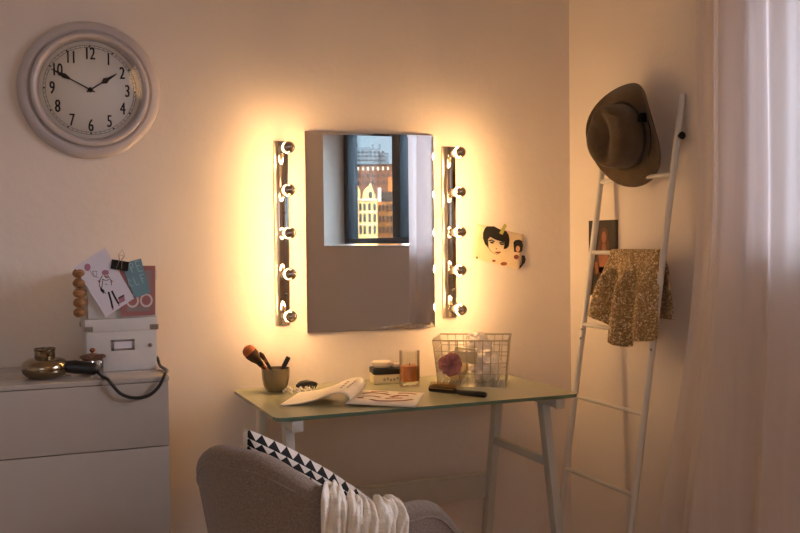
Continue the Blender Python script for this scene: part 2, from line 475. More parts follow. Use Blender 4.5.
# ------------------------------------------------------------------ chest of drawers
CX0, CX1, CY = -.63, .368, -.40
ch = thing('chest_of_drawers', 'white high-gloss chest of drawers against the back wall under the clock', 'chest of drawers', ((CX0 + CX1) / 2, -.2, 0))
ox, oy = (CX0 + CX1) / 2, -.2
def L(x, y, z): return (x - ox, y - oy, z)
bm = new()
for x in (CX0 + .009, CX1 - .009): add_box(bm, L(x, -.2, .435), (.018, .37, .79), bev=.0015)
add_box(bm, L((CX0 + CX1) / 2, -.2, .06), (CX1 - CX0 - .036, .36, .03)); add_box(bm, L((CX0 + CX1) / 2, -.022, .44), (CX1 - CX0 - .036, .008, .76))
finish('carcass', bm, M_WHITE, ch)
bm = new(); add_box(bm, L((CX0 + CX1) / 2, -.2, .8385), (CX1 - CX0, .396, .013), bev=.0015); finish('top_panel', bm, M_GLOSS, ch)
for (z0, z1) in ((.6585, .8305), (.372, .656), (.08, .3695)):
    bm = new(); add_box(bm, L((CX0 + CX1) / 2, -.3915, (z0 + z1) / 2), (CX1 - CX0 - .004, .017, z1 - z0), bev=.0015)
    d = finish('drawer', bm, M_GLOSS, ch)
    bm = new()
    for (cx, cy, sx, sy) in ((ox, -.03, .9, .012), (CX0 + .05, -.2, .012, .35), (CX1 - .05, -.2, .012, .35)): add_box(bm, L(cx, cy - .006, (z0 + z1) / 2 - .02), (sx, sy, z1 - z0 - .06))
    add_box(bm, L(ox, -.2, z0 + .02), (.9, .36, .008)); finish('drawer_box', bm, M_WHITE, d)
for x in (CX0 + .06, CX1 - .06):
    for y in (-.35, -.06):
        bm = new(); add_lathe(bm, [(0, 0), (.018, 0), (.02, .045), (0, .045)], 16, Matrix.Translation(L(x, y, 0))); finish('foot', bm, M_STEEL, ch)
ZT = .845

# ------------------------------------------------------------------ storage boxes and cards on the chest
def carton(name, label, x0, x1, y0, y1, z, h, lid, group=None):
    t = thing(name, label, 'box', ((x0 + x1) / 2, (y0 + y1) / 2, z)); cx, cy = (x0 + x1) / 2, (y0 + y1) / 2
    w, d = x1 - x0, y1 - y0
    bm = new(); add_box(bm, (0, 0, (h - lid * .3) / 2), (w, d, h - lid * .3), bev=.002); finish('body', bm, M_BOX, t)
    bm = new(); add_box(bm, (0, 0, h - lid / 2), (w + .007, d + .007, lid), bev=.002); l = finish('lid', bm, M_BOX, t)
    return t, l, w, d
bx, lid, w, d = carton('storage_box', 'white cardboard storage box with metal label holder, lower of the two on the chest', .168, .358, -.231, -.03, ZT, .148, .036)
for sx in (-1, 1):
    for sy in (-1, 1):
        bm = new()
        add_box(bm, (sx * (w / 2 - .006), sy * (d / 2 + .0042), .121), (.024, .0014, .014)); add_box(bm, (sx * (w / 2 + .0042), sy * (d / 2 - .006), .121), (.0014, .024, .014))
        finish('corner_guard', bm, M_STEEL, lid)
bm = new(); yf = -d / 2 - .001
hx = .003
for (a, b_, c, e) in ((hx - .032, hx + .032, .083, .089), (hx - .032, hx + .032, .058, .064), (hx - .032, hx - .024, .058, .089), (hx + .024, hx + .032, .058, .089)):
    add_box(bm, ((a + b_) / 2, yf, (c + e) / 2), (b_ - a, .003, e - c), bev=.0006)
lh = finish('label_holder', bm, M_STEEL, bx)
bm = new(); add_box(bm, (hx, yf + .0006, .0735), (.05, .001, .021)); finish('label_card', bm, M_PAPER, lh)
bm = new(); add_lathe(bm, [(.0, .004), (.004, .004), (.0055, .002), (.0055, -.002), (0, -.002)], 16, Matrix.Translation((.078, yf, .069)) @ RY); finish('eyelet', bm, M_STEEL, bx)
ub, _, w, d = carton('storage_box', 'plain white cardboard box stacked on top of the labelled storage box', .174, .36, -.225, -.05, ZT + .1485, .136, .03)

def card(cx, cy): return (.1027 + .0003958 * cx, 1.2194 - .000441 * cy)
def flat(name, label, cat, pts, y, m, prints, th=.0012, group=None):
    """a card standing on the box front; prints = list of (material, [polygons in picture units])"""
    c = [sum(p[0] for p in pts) / len(pts), sum(p[1] for p in pts) / len(pts)]; X, Z = card(*c)
    bm = new(); add_prism(bm, [(card(*p)[0] - X, card(*p)[1] - Z) for p in pts], wallplane(0, 0, 0), th)
    o = finish(name, bm, m, smooth=False); o.location = (X, y, Z); tag(o, label, cat, group)
    mats = [p[0] for p in prints]
    if prints:
        bm = new()
        for k, (mm, polys) in enumerate(prints):
            for q in polys: add_prism(bm, [(card(*p)[0] - X, card(*p)[1] - Z) for p in q], wallplane(0, -th - .00015 * k, 0), .0002 + .00015, k)
        finish('print', bm, mats, o, smooth=False)
    return o
def ring(cx, cy, r, w, a0=0, a1=360, n=26):
    return stroke([(cx + r * math.cos(math.radians(a0 + (a1 - a0) * k / n)), cy + r * math.sin(math.radians(a0 + (a1 - a0) * k / n))) for k in range(n + 1)], w)
flat('booklet', 'dusty pink booklet with two pale rings leaning on the upper white box', 'booklet', [(402, 502), (638, 497), (645, 180), (400, 178)], -.2318, M_PINK,
     [(M_PINKG, [[(440, 360), (612, 356), (616, 210), (440, 210)], [(440, 470), (600, 470), (600, 440), (440, 440)]]),
      (M_LINE, [ring(578, 402, 38, 13, -70, 285), ring(482, 402, 38, 13, -70, 285)])], .004)
tl = lambda *p: [(400 + x * 5.4 + y * 1.45, 150 + y * 5.9 - x * .9) for x, y in p]
flat('card', 'teal blue card with pale hand lettering held by the binder clip', 'card', [(500, 385), (602, 352), (545, 132), (405, 165)], -.2375, M_TEAL,
     [(M_TEALL, [stroke(tl(*s), 4) for s in (
         [(10, 4), (12, 14)], [(10, 4), (14, 4), (15, 8), (11, 9)], [(18, 3), (20, 14)], [(18, 3), (24, 3)], [(19, 8), (23, 8)], [(20, 14), (25, 14)],
         [(8, 22), (5, 20), (4, 26), (8, 28)], [(11, 19), (13, 28), (17, 27)], [(20, 18), (22, 27)], [(20, 18), (25, 18)], [(21, 22), (24, 22)])])], .0012)
wc = flat('postcard', 'white postcard with drawing of a girl holding a balloon, tilted against boxes', 'postcard', [(95, 180), (298, 500), (494, 386), (300, 58)], -.2395, M_PAPER,
     [(M_MAUVE, [disc(180, 182, 21, 18, 24), disc(299, 218, 24, 16, 18), [(262, 262), (246, 268), (252, 280), (266, 274)], [(385, 380), (424, 362), (430, 400), (390, 418)], [(334, 262), (344, 268), (342, 282), (334, 276)], [(345, 440), (352, 442), (350, 456), (336, 456)], [(386, 415), (396, 428), (382, 432)]]),
      (M_BLACK, [stroke([(196, 204), (222, 240), (252, 248)], 3), stroke([(214, 206), (244, 210), (238, 236), (222, 240), (214, 206)], 3), stroke([(280, 236), (262, 262), (256, 300), (276, 322)], 5), stroke([(316, 236), (334, 262), (340, 300)], 4),
                 stroke([(282, 260), (272, 320), (300, 352)], 5), stroke([(318, 340), (335, 400), (344, 444)], 13), stroke([(340, 334), (362, 378), (386, 418)], 13), stroke([(276, 258), (300, 268), (326, 262)], 4), stroke([(296, 290), (312, 294)], 4),
                 stroke([(384, 380), (424, 362)], 6), stroke([(380, 388), (420, 372)], 4), stroke([(292, 240), (312, 252), (320, 240)], 6), [(262, 310), (292, 330), (284, 352), (264, 330)]]),
      (M_SKIN, [disc(306, 236, 8, 12), disc(348, 274, 5, 10)])], .0012)
cl = thing('binder_clip', 'black binder clip with wire handles holding the cards on the boxes', 'clip', (card(397, 176)[0], -.238, card(397, 176)[1]))
o2 = card(397, 176)
bm = new()
Mc = wallplane(0, 0, 0, math.radians(-10))
add_prism(bm, [(-.0235, -.012), (.0235, -.012), (.0235, .014), (-.0235, .014)], Mc @ Matrix.Translation((0, 0, .005)), .001)
add_prism(bm, [(-.0235, -.012), (.0235, -.012), (.0235, .014), (-.0235, .014)], Mc @ Matrix.Translation((0, 0, -.0)), .001)
add_prism(bm, [(-.0235, .0125), (.0235, .0125), (.0235, .0145), (-.0235, .0145)], Mc, .006)
finish('spring', bm, M_BLACKM, cl, smooth=False)
for zz in (.0072, -.0012):
    bm = new(); k = 1 if zz > 0 else .6
    add_tube(bm, [Mc @ Vector(p) for p in ((-.008, -.008, zz), (-.003, .018, zz + .001 * k), (-.008, .03, zz + .002), (.0, .042 * k + .004, zz + .003), (.008, .03, zz + .002), (.003, .018, zz + .001), (.006, -.008, zz))], .0009, 6)
    finish('wire_handle', bm, M_STEEL, cl)

bn = thing('bead_garland', 'strand of round wooden beads draped over the upper white box', 'garland', (.158, -.205, 1.0))
bz = [(.1535 - .158, -.228 + .205, .014 + .0272 * k) for k in range(5)]
path = [(-.006, -.017, .137), (.02, -.005, .146), (.055, .02, .1455), (.09, .03, .1455)]
for p in bz:
    bm = new(); add_lathe(bm, [(.003, -.0134), (.012, -.0118), (.0180, -.005), (.0190, 0), (.0180, .005), (.012, .0118), (.003, .0134)], 20, Matrix.Translation(p) @ Euler((random.uniform(-.15, .15), random.uniform(-.15, .15), 0)).to_matrix().to_4x4()); finish('bead', bm, M_BEAD, bn)
bm = new(); add_tube(bm, [bz[0], bz[2], bz[4]] + path, .0014, 6); finish('cord', bm, M_BRIST, bn)

# ------------------------------------------------------------------ hair dryer, jar
hd = thing('hair_dryer', 'bronze retro hair dryer with black handle and cord lying on the chest', 'hair dryer', (.058, -.29, ZT))
bm = new(); add_lathe(bm, [(0, .0), (.03, .0005), (.045, .004), (.056, .014), (.0605, .026), (.059, .038), (.052, .047), (.040, .053), (.030, .055), (0, .055)], 40); finish('shell', bm, M_BRONZE, hd)
bm = new(); add_lathe(bm, [(.024, .052), (.0265, .056), (.026, .074), (.028, .077), (.028, .081), (.0245, .081), (.0235, .062), (0, .060)], 32); nz = finish('nozzle', bm, M_BRONZE, hd)
bm = new()
for k in range(4): add_box(bm, (0, 0, .077), (.048, .0016, .002), Euler((0, 0, k * PI / 4)).to_matrix())
finish('grille', bm, M_BLACKM, nz)
bm = new()
hp = [(.050, -.012, .030), (.075, -.017, .028), (.1, -.024, .0245), (.126, -.031, .0215), (.132, -.033, .021)]
add_tube(bm, hp, [.0155, .0185, .017, .0165, .012], 16); finish('handle', bm, M_BLACKP, hd)
bm = new()
cp = [(.130, -.0325, .018), (.136, -.045, .008), (.142, -.085, .0055), (.150, -.118, .003), (.162, -.126, -.012), (.180, -.128, -.034), (.205, -.129, -.047), (.232, -.129, -.050), (.258, -.128, -.043), (.279, -.127, -.025), (.292, -.123, -.004), (.300, -.110, .0075), (.309, -.08, .009), (.313, -.03, .008), (.308, .05, .010), (.306, .09, .028), (.303, .12, .024), (.306, .16, .007), (.300, .20, .007)]
# smooth the cord with Catmull-Rom
def smooth_path(P, n=6, closed=False):
    P = [Vector(p) for p in P]; out = []
    for i in range(len(P) - 1):
        a, b, c, d_ = P[max(0, i - 1)], P[i], P[i + 1], P[min(len(P) - 1, i + 2)]
        for k in range(n):
            t = k / n
            out.append(.5 * ((2 * b) + (c - a) * t + (2 * a - 5 * b + 4 * c - d_) * t * t + (3 * b - a - 3 * c + d_) * t ** 3))
    return out + [P[-1]]
add_tube(bm, smooth_path(cp), .0045, 10); finish('cord', bm, M_BLACKP, hd)

jr = thing('trinket_jar', 'small ribbed glass jar with copper lid and bow beside the storage box', 'jar', (.181, -.268, ZT))
bm = new()
rib = lambda a, j: 1 + .045 * math.cos(a * 18)
add_lathe(bm, [(0, .0005), (.024, .0005), (.027, .004), (.0275, .036), (.0255, .040), (.023, .040), (.0245, .035), (.0245, .006), (0, .005)], 108, None, 0, rib); finish('ribbed_body', bm, M_RIBG, jr)
bm = new(); add_lathe(bm, [(0, .0405), (.026, .0405), (.0285, .043), (.028, .049), (.022, .054), (.008, .058), (0, .058)], 32); jl = finish('lid', bm, M_RIB, jr)
bm = new(); add_lathe(bm, [(.004, .056), (.003, .060), (.0075, .064), (.008, .068), (.005, .072), (0, .0725)], 16); finish('knob', bm, M_COPPER, jl)
bm = new()
for s in (-1, 1):
    add_tube(bm, smooth_path([(0, -.026, .047), (s * .012, -.029, .054), (s * .026, -.028, .055), (s * .030, -.027, .050), (s * .018, -.028, .046), (0, -.027, .0465)]), .003, 8, sq=(1, .5))
    add_tube(bm, smooth_path([(s * .02, -.02, .050), (s * .028, -.016, .053), (s * .034, -.014, .050)]), .002, 6)
finish('bow', bm, M_RIB, jr)

# ------------------------------------------------------------------ mirror
mr = thing('mirror', 'rectangular frameless wall mirror with a faceted rim between the two light bars', 'mirror', (1.099, 0, 1.235))
mw, mh, bv = .459, .660, .008
bm = new(); add_box(bm, (0, -.0055, 0), (mw - .05, .011, mh - .05)); finish('backing_board', bm, M_OAK, mr)
bm = new()
def rect(hw, hh, y): return [bm.verts.new((sx * hw, y, sz * hh)) for sx, sz in ((-1, -1), (1, -1), (1, 1), (-1, 1))]
A, B, Cc, Dd = rect(mw / 2, mh / 2, -.0112), rect(mw / 2, mh / 2, -.0142), rect(mw / 2 - bv, mh / 2 - bv, -.0144), None
bm.faces.new(A); bm.faces.new(Cc)
for P_, Q_ in ((A, B), (B, Cc)):
    for k in range(4): bm.faces.new((P_[k], P_[(k + 1) % 4], Q_[(k + 1) % 4], Q_[k]))
finish('mirror_glass', bm, M_MIRROR, mr, smooth=False)

# ------------------------------------------------------------------ light bars
lb = thing('light_bar', 'chrome five-bulb vertical light bar on the wall at the clock side of the mirror', 'wall lamp', (.791, 0, 1.232), 0, 'five-bulb light bars beside the mirror')
bm = new(); add_box(bm, (0, -.003, 0), (.050, .006, .598), bev=.001); finish('added_flange', bm, M_SATIN, lb)  # bright satin flange added to stand in for the lit wall's reflection
bm = new(); add_box(bm, (0, -.018, 0), (.032, .025, .592), bev=.002); finish('backplate', bm, M_CHROME, lb)
for z in (.068, -.198):
    bm = new(); add_lathe(bm, [(0, .003), (.003, .0028), (.0045, .001), (.0045, -.002), (0, -.002)], 14, Matrix.Translation((.003, -.0305, z)) @ RY); finish('screw', bm, M_STEEL, lb)
for z in (.270, .136, 0, -.130, -.264):
    T = Matrix.Translation((0.0, -.030, z)) @ RY
    bm = new(); add_lathe(bm, [(0, -.001), (.0150, -.001), (.0158, .002), (.0125, .006), (.0115, .018), (0, .018)], 28, T); so_ = finish('socket', bm, M_CHROME, lb)
    bm = new(); add_lathe(bm, [(0, .0178), (.0118, .0178), (.0145, .026), (.0158, .036), (.0155, .042), (0, .042)], 28, T); finish('collar', bm, M_BUMPW, so_)
    bm = new(); R0 = .0195; zc = .070
    add_lathe(bm, [(.0, .0415), (.0118, .042), (.0125, .053)] + [(R0 * math.sin(a), zc - R0 * math.cos(a)) for a in [math.radians(v) for v in (44, 52, 58)]], 28, T)
    bu = finish('bulb', bm, M_BUMPW, lb)
    bm = new(); add_lathe(bm, [(R0 * math.sin(a), zc - R0 * math.cos(a)) for a in [math.radians(v) for v in (58, 66, 74, 82, 90, 97)]], 28, T); finish('lit_glass', bm, M_BULB, bu)
    bm = new(); add_lathe(bm, [(R0 * 1.012 * math.sin(a), zc - R0 * 1.012 * math.cos(a)) for a in [math.radians(v) for v in (96, 106, 116, 128, 140, 152, 164, 173)]] + [(.0, zc + R0 * 1.02)], 28, T); finish('silvered_crown', bm, M_SILVER, bu)
dup(lb, (1.389, 0, 1.232), 0, 'chrome five-bulb vertical light bar on the wall between mirror and taped print')

# ------------------------------------------------------------------ prints on the walls
def wp(cx, cy): return (1.4323 + .0005296 * cx, 1.3112 - .0004665 * cy)
fp = [(130, 105), (480, 190), (435, 460), (90, 365)]
c0 = wp(285, 280)
def wpoly(P): return [(wp(*p)[0] - c0[0], wp(*p)[1] - c0[1]) for p in P]
pt = thing('art_print', 'taped paper print with drawn black-haired face on the wall right of the light bar', 'print', (c0[0], 0, c0[1]))
def bulge(u, v):
    x = (1 - v) * ((1 - u) * fp[0][0] + u * fp[1][0]) + v * ((1 - u) * fp[3][0] + u * fp[2][0]); y = (1 - v) * ((1 - u) * fp[0][1] + u * fp[1][1]) + v * ((1 - u) * fp[3][1] + u * fp[2][1])
    X, Z = wpoly([(x, y)])[0]
    return (X, -.0012 - .012 * max(0, v - .72) ** 1.3 * 3 - .014 * max(0, u - .8) * 2, Z)
bm = new(); add_sheet(bm, bulge, 16, 12); solid(finish('sheet', bm, M_CREAMP, pt), .0006)
bm = new(); Mp = wallplane(0, -.0026, 0)
for P_ in ([(200, 125), (255, 125), (300, 150), (345, 160), (365, 190), (372, 230), (365, 280), (345, 298), (326, 299), (336, 246), (300, 238), (262, 226), (225, 205), (208, 225), (212, 286), (185, 262), (170, 215), (172, 170), (185, 140)],
           stroke([(200, 275), (232, 318), (276, 343)], 3), stroke([(212, 234), (236, 230), (258, 243)], 9), stroke([(294, 252), (318, 247), (340, 256)], 9), [(218, 240), (252, 244), (246, 258), (228, 254)], [(298, 256), (334, 260), (322, 270), (302, 266)], stroke([(266, 292), (276, 299)], 5)):
    add_prism(bm, wpoly(P_), Mp, .0004)
for P_ in ([(395, 250), (410, 232), (440, 228), (462, 240), (470, 275), (462, 320), (440, 328), (400, 322)], [(458, 350), (480, 350), (490, 380), (482, 408), (440, 455), (425, 460), (456, 415)]):
    add_prism(bm, wpoly(P_), wallplane(0, -.0085, 0), .0004, 0)
add_prism(bm, wpoly([(256, 321), (270, 317), (282, 320), (294, 317), (308, 324), (282, 338)]), Mp, .0004, 1)
add_prism(bm, wpoly(disc(428, 300, 16, 16, 24)), wallplane(0, -.0092, 0), .0004, 2)
add_prism(bm, wpoly(disc(416, 362, 20, 14, 18)), wallplane(0, -.0095, 0), .0004, 1)
add_prism(bm, wpoly(disc(245, 388, 14, 12, 9)), wallplane(0, -.009, 0), .0004, 1); add_prism(bm, wpoly(disc(318, 412, 26, 14, 14)), wallplane(0, -.011, 0), .0004, 3); add_prism(bm, wpoly(disc(118, 362, 6, 10, 10)), wallplane(0, -.009, 0), .0004, 0)
finish('drawing', bm, [M_BLACK, M_LIP, M_SKIN, M_BRUSHT], pt, smooth=False)
bm = new(); add_prism(bm, wpoly([(292, 178), (318, 190), (352, 118), (332, 104)]), wallplane(0, -.0032, 0), .0004); finish('tape', bm, M_TAPE, pt, smooth=False)

ph = thing('photo_print', 'dark portrait photo of a long-haired person on the side wall behind the ladder', 'print', (XR, -.212, 1.137))
SW = axes((0, 0, 0), (0, -1, 0), (0, 0, 1), (-1, 0, 0))    # picture plane on the right wall
bm = new(); add_prism(bm, [(-.088, -.132), (.088, -.132), (.088, .132), (-.088, .132)], SW, .0012); finish('sheet', bm, M_PHOTO, ph, smooth=False)
bm = new(); S2 = SW @ Matrix.Translation((0, 0, .0012))
for (mi, P_) in ((0, [(-.03, .04), (-.012, .098), (.008, .108), (.028, .095), (.036, .05), (.048, -.03), (.03, -.06), (-.028, -.05), (-.04, -.01)]), (1, disc(.006, .072, .014, 16, .021)), (1, [(-.004, .05), (.016, .05), (.018, .03), (.034, .018), (.03, -.03), (-.02, -.03), (-.03, .014), (-.006, .03)]), (0, [(-.024, -.02), (.032, -.02), (.04, -.12), (-.036, -.12)]), (1, [(-.052, -.018), (-.036, -.012), (-.028, -.05), (-.044, -.06)])):
    add_prism(bm, P_, S2 @ Matrix.Translation((0, 0, .0002 * mi)), .0003, mi)
finish('picture', bm, [M_PHOTOB, M_PHOTOS], ph, smooth=False)

# ------------------------------------------------------------------ desk
DX0, DX1, DY0, DZ = .622, 1.570, -.55, .735
dk = thing('desk', 'dressing table with pale green glass top on grey metal trestle legs', 'desk', ((DX0 + DX1) / 2, -.28, 0))
ox, oy = (DX0 + DX1) / 2, -.28
bm = new(); r0 = .03; hw, hd_ = (DX1 - DX0) / 2, (-.004 - DY0) / 2
pts = []
for (sx, sy, a0) in ((1, 1, 0), (-1, 1, 90), (-1, -1, 180), (1, -1, 270)):
    for k in range(7):
        a = math.radians(a0 + 15 * k); pts.append((sx * (hw - r0) + r0 * math.cos(a), sy * (hd_ - r0) + r0 * math.sin(a)))
add_prism(bm, pts, Matrix.Translation((0, (-.004 + DY0) / 2 - oy, DZ - .010)), .010)
bm.faces.ensure_lookup_table()
for f in bm.faces:
    if abs(f.normal.z) < .5: f.material_index = 1
bm.normal_update()
for f in bm.faces:
    f.material_index = 1 if abs(f.normal.z) < .5 else 0
finish('glass_top', bm, [M_DESK, M_DESKE], dk, smooth=False)
def bar(bm, a, b, w, d, up=(1, 0, 0)):
    a, b = Vector(a), Vector(b); z = (b - a); ln = z.length; z.normalize(); x = Vector(up); x = (x - z * x.dot(z)).normalized(); y = z.cross(x)
    add_box(bm, (a + b) / 2, (w, d, ln), Matrix((x, y, z)).transposed(), bev=.002)
for x in (.682, 1.50):
    bm = new(); bar(bm, L(x, -.025, .708), L(x, -.54, .708), .028, .024, (1, 0, 0)); finish('rail', bm, M_GREYW, dk)
    bm = new(); bar(bm, L(x, -.446, .705), L(x, -.588, .003), .026, .034); finish('leg', bm, M_GREYW, dk)
    bm = new(); bar(bm, L(x, -.152, .705), L(x, -.030, .003), .026, .034); finish('leg', bm, M_GREYW, dk)
    bm = new(); bar(bm, L(x, -.122, .518), L(x, -.476, .518), .018, .026); finish('stretcher', bm, M_GREYW, dk)
    bm = new(); add_box(bm, L(x, -.543, .708), (.032, .012, .030), bev=.002); finish('end_cap', bm, M_GREYW, dk)
bm = new(); bar(bm, L(.682, -.070, .352), L(1.50, -.070, .352), .018, .086, (0, 1, 0)); bar(bm, L(.682, -.082, .392), L(1.50, -.082, .392), .010, .010, (0, 1, 0)); finish('back_beam', bm, M_GREYW, dk)

# ------------------------------------------------------------------ things on the desk
cu = thing('brush_cup', 'smoky metallic cup holding makeup brushes at the left end of the desk', 'cup', (.738, -.105, DZ))
bm = new(); add_lathe(bm, [(0, .001), (.026, .001), (.030, .004), (.038, .02), (.043, .045), (.0445, .074), (.042, .074), (.0405, .045), (.035, .022), (.026, .008), (0, .007)], 36); finish('bowl', bm, M_CUP, cu)
def brush(name, label, a, b, parts):
    """parts: list of (name, material, [(t, r)...]) along the line a->b"""
    a, b = Vector(a), Vector(b); t = thing(name, label, 'makeup brush', a); dirv = b - a
    for (n, m, pr) in parts:
        bm = new(); add_tube(bm, [dirv * p for p, r in pr], [r for p, r in pr], 16); finish(n, bm, m, t)
brush('powder_brush', 'large fluffy powder brush with copper tips coloured as if lamp-lit leaning left in the cup', (.757, -.102, DZ + .014), (.660, -.085, DZ + .128),
      [('handle', M_COPPER, [(0, .004), (.3, .0055), (.5, .0065), (.62, .009)]), ('ferrule', M_BLACKM, [(.60, .0095), (.72, .011)]), ('bristles', M_BRUSHH, [(.71, .011), (.8, .017), (.9, .021), (.97, .0215)]), ('bristle_tips', M_BRUSHT, [(.965, .0215), (1.04, .0205), (1.1, .015), (1.13, .005)])])  # dark hair and copper tips put the head's shade and lamp light into colour
brush('eye_brush', 'slim dark makeup brush between the powder brush and the black-handled one', (.756, -.124, DZ + .014), (.692, -.118, DZ + .118),
      [('handle', M_BLACKP, [(0, .003), (.5, .0045), (.8, .0055)]), ('ferrule', M_COPPER, [(.79, .0055), (.9, .0065)]), ('bristles', M_BRUSHH, [(.89, .0065), (1.0, .0075), (1.1, .002)])])
brush('lip_brush', 'short black-handled cosmetic brush leaning right in the cup', (.730, -.106, DZ + .014), (.782, -.100, DZ + .106),
      [('bristles', M_BRUSHH, [(0, .002), (.2, .005)]), ('ferrule', M_COPPER, [(.2, .005), (.5, .005)]), ('handle', M_BLACKP, [(.5, .0065), (.72, .0075), (.98, .0075), (1.0, .006)])])

hc = thing('hair_clip', 'black toothed hair clip lying behind the pearl bracelet', 'hair clip', (.838, -.105, DZ), .2)
bm = new()
for s in (-1, 1):
    add_tube(bm, smooth_path([(-.032, s * .004, .012), (-.018, s * .010, .019), (.004, s * .011, .021), (.024, s * .008, .017), (.034, s * .003, .012)]), .0055, 8, sq=(1.3, .7))
    for k in range(7):
        x = -.026 + k * .0085; add_tube(bm, [(x, s * .011, .016), (x, s * .015, .010), (x, s * .011, .0015)], [.002, .0018, .001], 6)
finish('claws', bm, M_BLACKP, hc)
bm = new(); add_tube(bm, [(-.01, 0, .0215), (.012, 0, .0235)], .004, 10); finish('spring', bm, M_STEEL, hc)
pb = thing('pearl_bracelet', 'small heap of pearl beads beside the brush cup on the desk', 'bracelet', (.79, -.155, DZ))
for k in range(26):
    a = k * .52; rr = .022 + .010 * math.sin(k * 1.7)
    bm = new(); add_sphere(bm, (rr * math.cos(a) * 1.4, rr * math.sin(a) * .9, .005 + (.0085 if k > 15 else 0)), .0048, 12, 8); finish('bead', bm, M_PEARL, pb)

mg = thing('magazine', 'open magazine with curled left pages lying on the glass desk', 'magazine', (.846, -.461, DZ))
U = Vector((.865, -.50, 0)).normalized(); V = Vector((.50, .865, 0)).normalized()
def rpage(u, v): q = U * (u * .20) + V * (v * .232); return (q.x, q.y, .009 * (1 - u * .85) * (1 if u > .02 else .7) + .002)
prof = [(0, .008), (.014, .026), (.006, .043), (-.014, .051), (-.045, .044), (-.085, .024), (-.13, .010), (-.17, .004), (-.19, .0025)]
PP = smooth_path([(a, 0, b) for a, b in prof], 4)
def lpage(u, v):
    t = u * (len(PP) - 1); i = min(int(t), len(PP) - 2); p = PP[i].lerp(PP[i + 1], t - i)
    hgt = p.z * (.78 + .22 * v) if u > .05 else p.z
    q = U * (p.x + .012 * v * (p.z / .06)) + V * (v * .232); return (q.x, q.y, hgt)
bm = new(); add_sheet(bm, rpage, 20, 4); pr = solid(finish('right_pages', bm, M_PAPERW, mg), .004, 0.)
bm = new(); add_sheet(bm, lpage, 40, 10); plf = solid(finish('left_pages', bm, M_PAPERW, mg), .0022, 0.)
bm = new()
def onpage(x, y, dz=.0048):
    u, v = x, y; p = Vector(rpage(u, v)); return (p.x, p.y, p.z + dz)
def pribbon(P_, w):
    for s in [P_]:
        poly = stroke(s, w)
        n = len(s)
        vs = [bm.verts.new(onpage(*q, .0024)) for q in poly]
        for i in range(n - 1): bm.faces.new((vs[i], vs[i + 1], vs[2 * n - 2 - i], vs[2 * n - 1 - i]))
for s, w_ in (([(.10, .70), (.22, .80), (.40, .78), (.52, .70)], .07), ([(.14, .5), (.3, .55), (.42, .48)], .06), ([(.3, .30), (.42, .22), (.62, .25), (.8, .34), (.9, .45)], .07), ([(.56, .55), (.66, .70), (.8, .72)], .08), ([(.5, .42), (.6, .48), (.74, .50)], .06), ([(.62, .86), (.76, .90), (.9, .84)], .07), ([(.2, .88), (.34, .93), (.46, .9)], .06), ([(.1, .36), (.18, .40)], .1)):
    pribbon(s, w_)
finish('page_print', bm, M_LIP, pr, smooth=False)
bm = new()
for v0 in (.30, .42, .54, .66):
    vs = []
    for (u, v) in ((.34, v0), (.46, v0), (.46, v0 + .08), (.34, v0 + .08)):
        p = Vector(lpage(u, v)); vs.append(bm.verts.new((p.x + .0005, p.y, p.z + .0022)))
    bm.faces.new(vs)
finish('page_print', bm, M_PINKG, plf, smooth=False)

tn = thing('tin_box', 'cream and black tin box at the back of the desk near the wall', 'tin', (1.125, -.085, DZ), -.18)
bm = new(); add_box(bm, (0, 0, .0165), (.112, .075, .033), bev=.005, seg=3); finish('base', bm, M_TINC, tn)
bm = new(); add_box(bm, (0, 0, .042), (.115, .078, .020), bev=.004, seg=3); ld = finish('lid', bm, M_BLACKP, tn)
bm = new()
for k in range(6): add_box(bm, (-.02 + k * .011, -.0376, .016 + .003 * math.sin(k * 2)), (.007, .0006, .008))
finish('ornament', bm, M_STEEL, tn, smooth=False)
sp_ = thing('ceramic_pot', 'low pale round pot standing on the tin box', 'pot', (1.104, -.080, DZ + .0525))
bm = new(); add_lathe(bm, [(0, 0), (.026, 0), (.031, .005), (.0325, .011), (.0, .011)], 32); finish('base', bm, M_SOAP, sp_)
bm = new(); add_lathe(bm, [(0, .0112), (.033, .0112), (.0335, .017), (.030, .020), (0, .0205)], 32); finish('lid', bm, M_SOAP, sp_)
sb = new(); add_box(sb, (0, 0, .006), (.034, .028, .012), bev=.003); so = finish('soap_bar', sb, M_SOAP); so.location = (1.157, -.092, DZ + .0525); tag(so, 'small pale soap bar lying on the tin box beside the round pot', 'soap')

gl = thing('candle_glass', 'clear glass tumbler with an amber layer between tin box and wire basket', 'candle', (1.158, -.190, DZ))
bm = new(); add_lathe(bm, [(0, .0005), (.030, .0005), (.033, .004), (.0335, .115), (.0315, .1155), (.031, .02), (.0, .018)], 40); finish('tumbler', bm, M_GLASS, gl)
bm = new(); add_lathe(bm, [(0, .0185), (.0305, .0185), (.0305, .067), (0, .0665)], 36); wx = finish('wax', bm, M_AMBER, gl)
bm = new(); add_tube(bm, [(0, 0, .066), (.001, 0, .076)], .0012, 6); finish('wick', bm, M_BLACK, wx)

